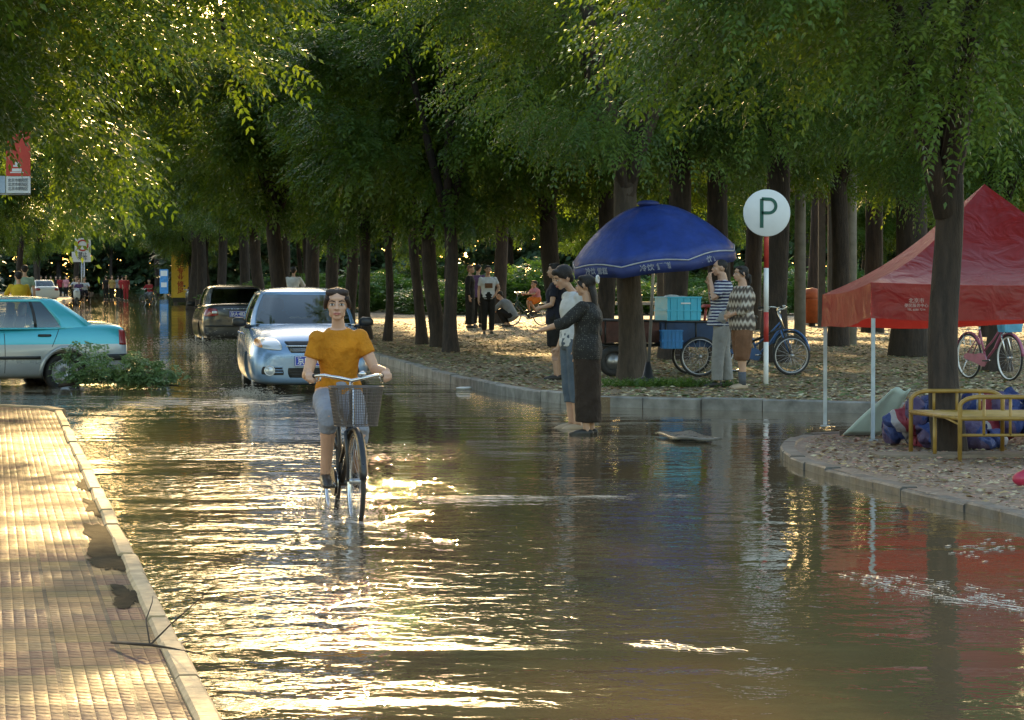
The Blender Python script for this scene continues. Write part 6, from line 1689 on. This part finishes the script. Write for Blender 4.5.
# ================================================================== things in the water and on the pavement
def branch(name, lab, loc, n, spread, h, seed, mt, rz=0):
    q = random.Random(seed); r0 = thing(name, lab, 'branch', loc, rz); t = MB(); fr = []
    t.tube([(-spread * .8, 0, .05), (-.1, .02, .14), (spread, .05, .04)], [.03, .022, .008], 8)
    for k in range(16):
        x = q.uniform(-.7, .75) * spread; e = V((x + q.uniform(-.25, .35), q.uniform(-.35, .35), h * q.uniform(.2, 1.0) * (1.0 - .62 * (x / spread + 1) / 2)))
        t.tube([(x, 0, .09), ((x + e.x) / 2, e.y / 2, e.z * .7), e], [.010, .006, .003], 5)
        for _ in range(n): 
            f = q.random(); p = V((x, 0, .08)).lerp(e, f) + V((q.gauss(0, .07), q.gauss(0, .07), q.gauss(0, .035))); p.z = max(.02, p.z)
            fr.append((tuple(p), (q.gauss(.1, .7), q.gauss(-.2, .6), q.uniform(-.1, .75)), q.uniform(.12, .22)))
    t.build('stem', MBARK, r0)
    me = leaf_mesh('leaves', fr, mt, seed, (.062, .028), 5); o = bpy.data.objects.new('leaves', me); C.objects.link(o); o.parent = r0
MLB = m_leaf('pale_fallen_leaves', [(.13, .22, .09), (.20, .30, .13), (.30, .40, .20)], (1.2, 1.3, .8), .3)
pb = g(112, 389, 0)
branch('fallen_branch', 'leafy green branch lying in the water behind the taxi', pb, 40, .95, .80, 4, MLB, R(3))
t = MB()
def G(x, y, z=.0): p = g(x, y, KZ + z); return p
t.tube([G(112, 642, .02), G(150, 645, .05), G(170, 648, .03), G(205, 655, .02)], [.007, .006, .004, .002], 7)
t.tube([G(150, 645, .04), at(170, 625, G(150, 645).y - .1), at(212, 588, G(150, 645).y - .35)], [.004, .003, .0015], 6)
t.tube([G(150, 645, .04), at(146, 620, G(150, 645).y + .02), at(152, 603, G(150, 645).y + .05), at(153, 596, G(150, 645).y + .08)], [.004, .003, .002, .0015], 6)
t.tube([at(170, 648, G(170, 648).y), at(185, 642, G(170, 648).y), at(192, 640, G(170, 648).y)], [.004, .003, .001], 5)
tag(t.build('twig', mat('dark_twig', (.06, .04, .025), .8)), 'bare dark forked twig lying on the tiled pavement by the kerb', 'twig')
t = MB(); t.tube([g(548, 414, .03), g(572, 416, .05), g(602, 413, .03)], [.008, .012, .006], 6); t.tube([g(585, 415, .05), at(600, 408, g(585, 415).y)], [.007, .003], 5)
tag(t.build('twig', mat('tan_twig', (.25, .17, .09), .8)), 'pale thin stick in the water by the pointing woman', 'twig')
t = MB(); t.ball((0, 0, .012), (.11, .07, .022)); t.ball((.07, .02, .015), (.06, .05, .02)); o = fused(t, 'plastic_bag', WHT, None, .008, 2); o.location = g(463, 389, 0); tag(o, 'crumpled white plastic bag floating near the park kerb', 'bag')
t = MB(); n = 8; c0 = [g(655, 434, .025), g(690, 433, .025), g(722, 441, .025), g(676, 439.5, .025)]
rows = [[c0[0].lerp(c0[1], i / 8).lerp(c0[3].lerp(c0[2], i / 8), j / 6) + V((0, 0, .008 * math.sin(i + j))) for i in range(9)] for j in range(7)]
t.loft(rows, cap=False, closed=False); o = t.build('floating_board', mat('wet_pale_board', (.13, .12, .10), .3)); o.modifiers.new('s', 'SOLIDIFY').thickness = .02; tag(o, 'pale wet board floating right of the pointing woman', 'board')
# leaf drifts caught on the near kerb, dark wet moss
t = MB(); 
# weeds by the cart
q = random.Random(8); fr = []
for _ in range(500):
    x = q.gauss(0, .42); y = q.gauss(0, .12); fr.append(((x, y, .01), (q.gauss(0, .5), q.gauss(-.2, .4), q.uniform(.4, 1.0)), q.uniform(.08, .20)))
o = bpy.data.objects.new('weeds', leaf_mesh('weeds', fr, MLEAF2, 5, (.035, .014), 5)); C.objects.link(o); o.location = g(662, 387, KZ); tag(o, kind='stuff')
MMUD = mat('wet_black_mud', (.03, .026, .016), .95, var=.4, bp=.004, bs=30, spec=.05)
q = random.Random(4); t = MB()
for px, py, wx, wy in ((96, 505, .07, .75), (104, 541, .12, .95), (110, 560, .10, .6), (129, 595, .10, .5), (84, 484, .06, .6)):
    c = g(px, py, KZ + .004); M = Matrix.Translation(c) @ Matrix.Rotation(PAVE_ANG, 4, 'Z'); n = 64; ph = q.uniform(0, 50)
    rf = [1 + .9 * pnoise(V((math.cos(2 * PI * k / n) * 1.4, math.sin(2 * PI * k / n) * 1.4, ph))) + .35 * pnoise(V((math.cos(2 * PI * k / n) * 6, math.sin(2 * PI * k / n) * 6, ph))) for k in range(n)]
    ring = [M @ V((wx * math.cos(2 * PI * k / n) * rf[k], wy * math.sin(2 * PI * k / n) * rf[k], 0)) for k in range(n)]
    t.add(ring + [c + V((0, 0, .006))], [(k, (k + 1) % n, n) for k in range(n)])
tag(t.build('mud', MMUD), kind='stuff')
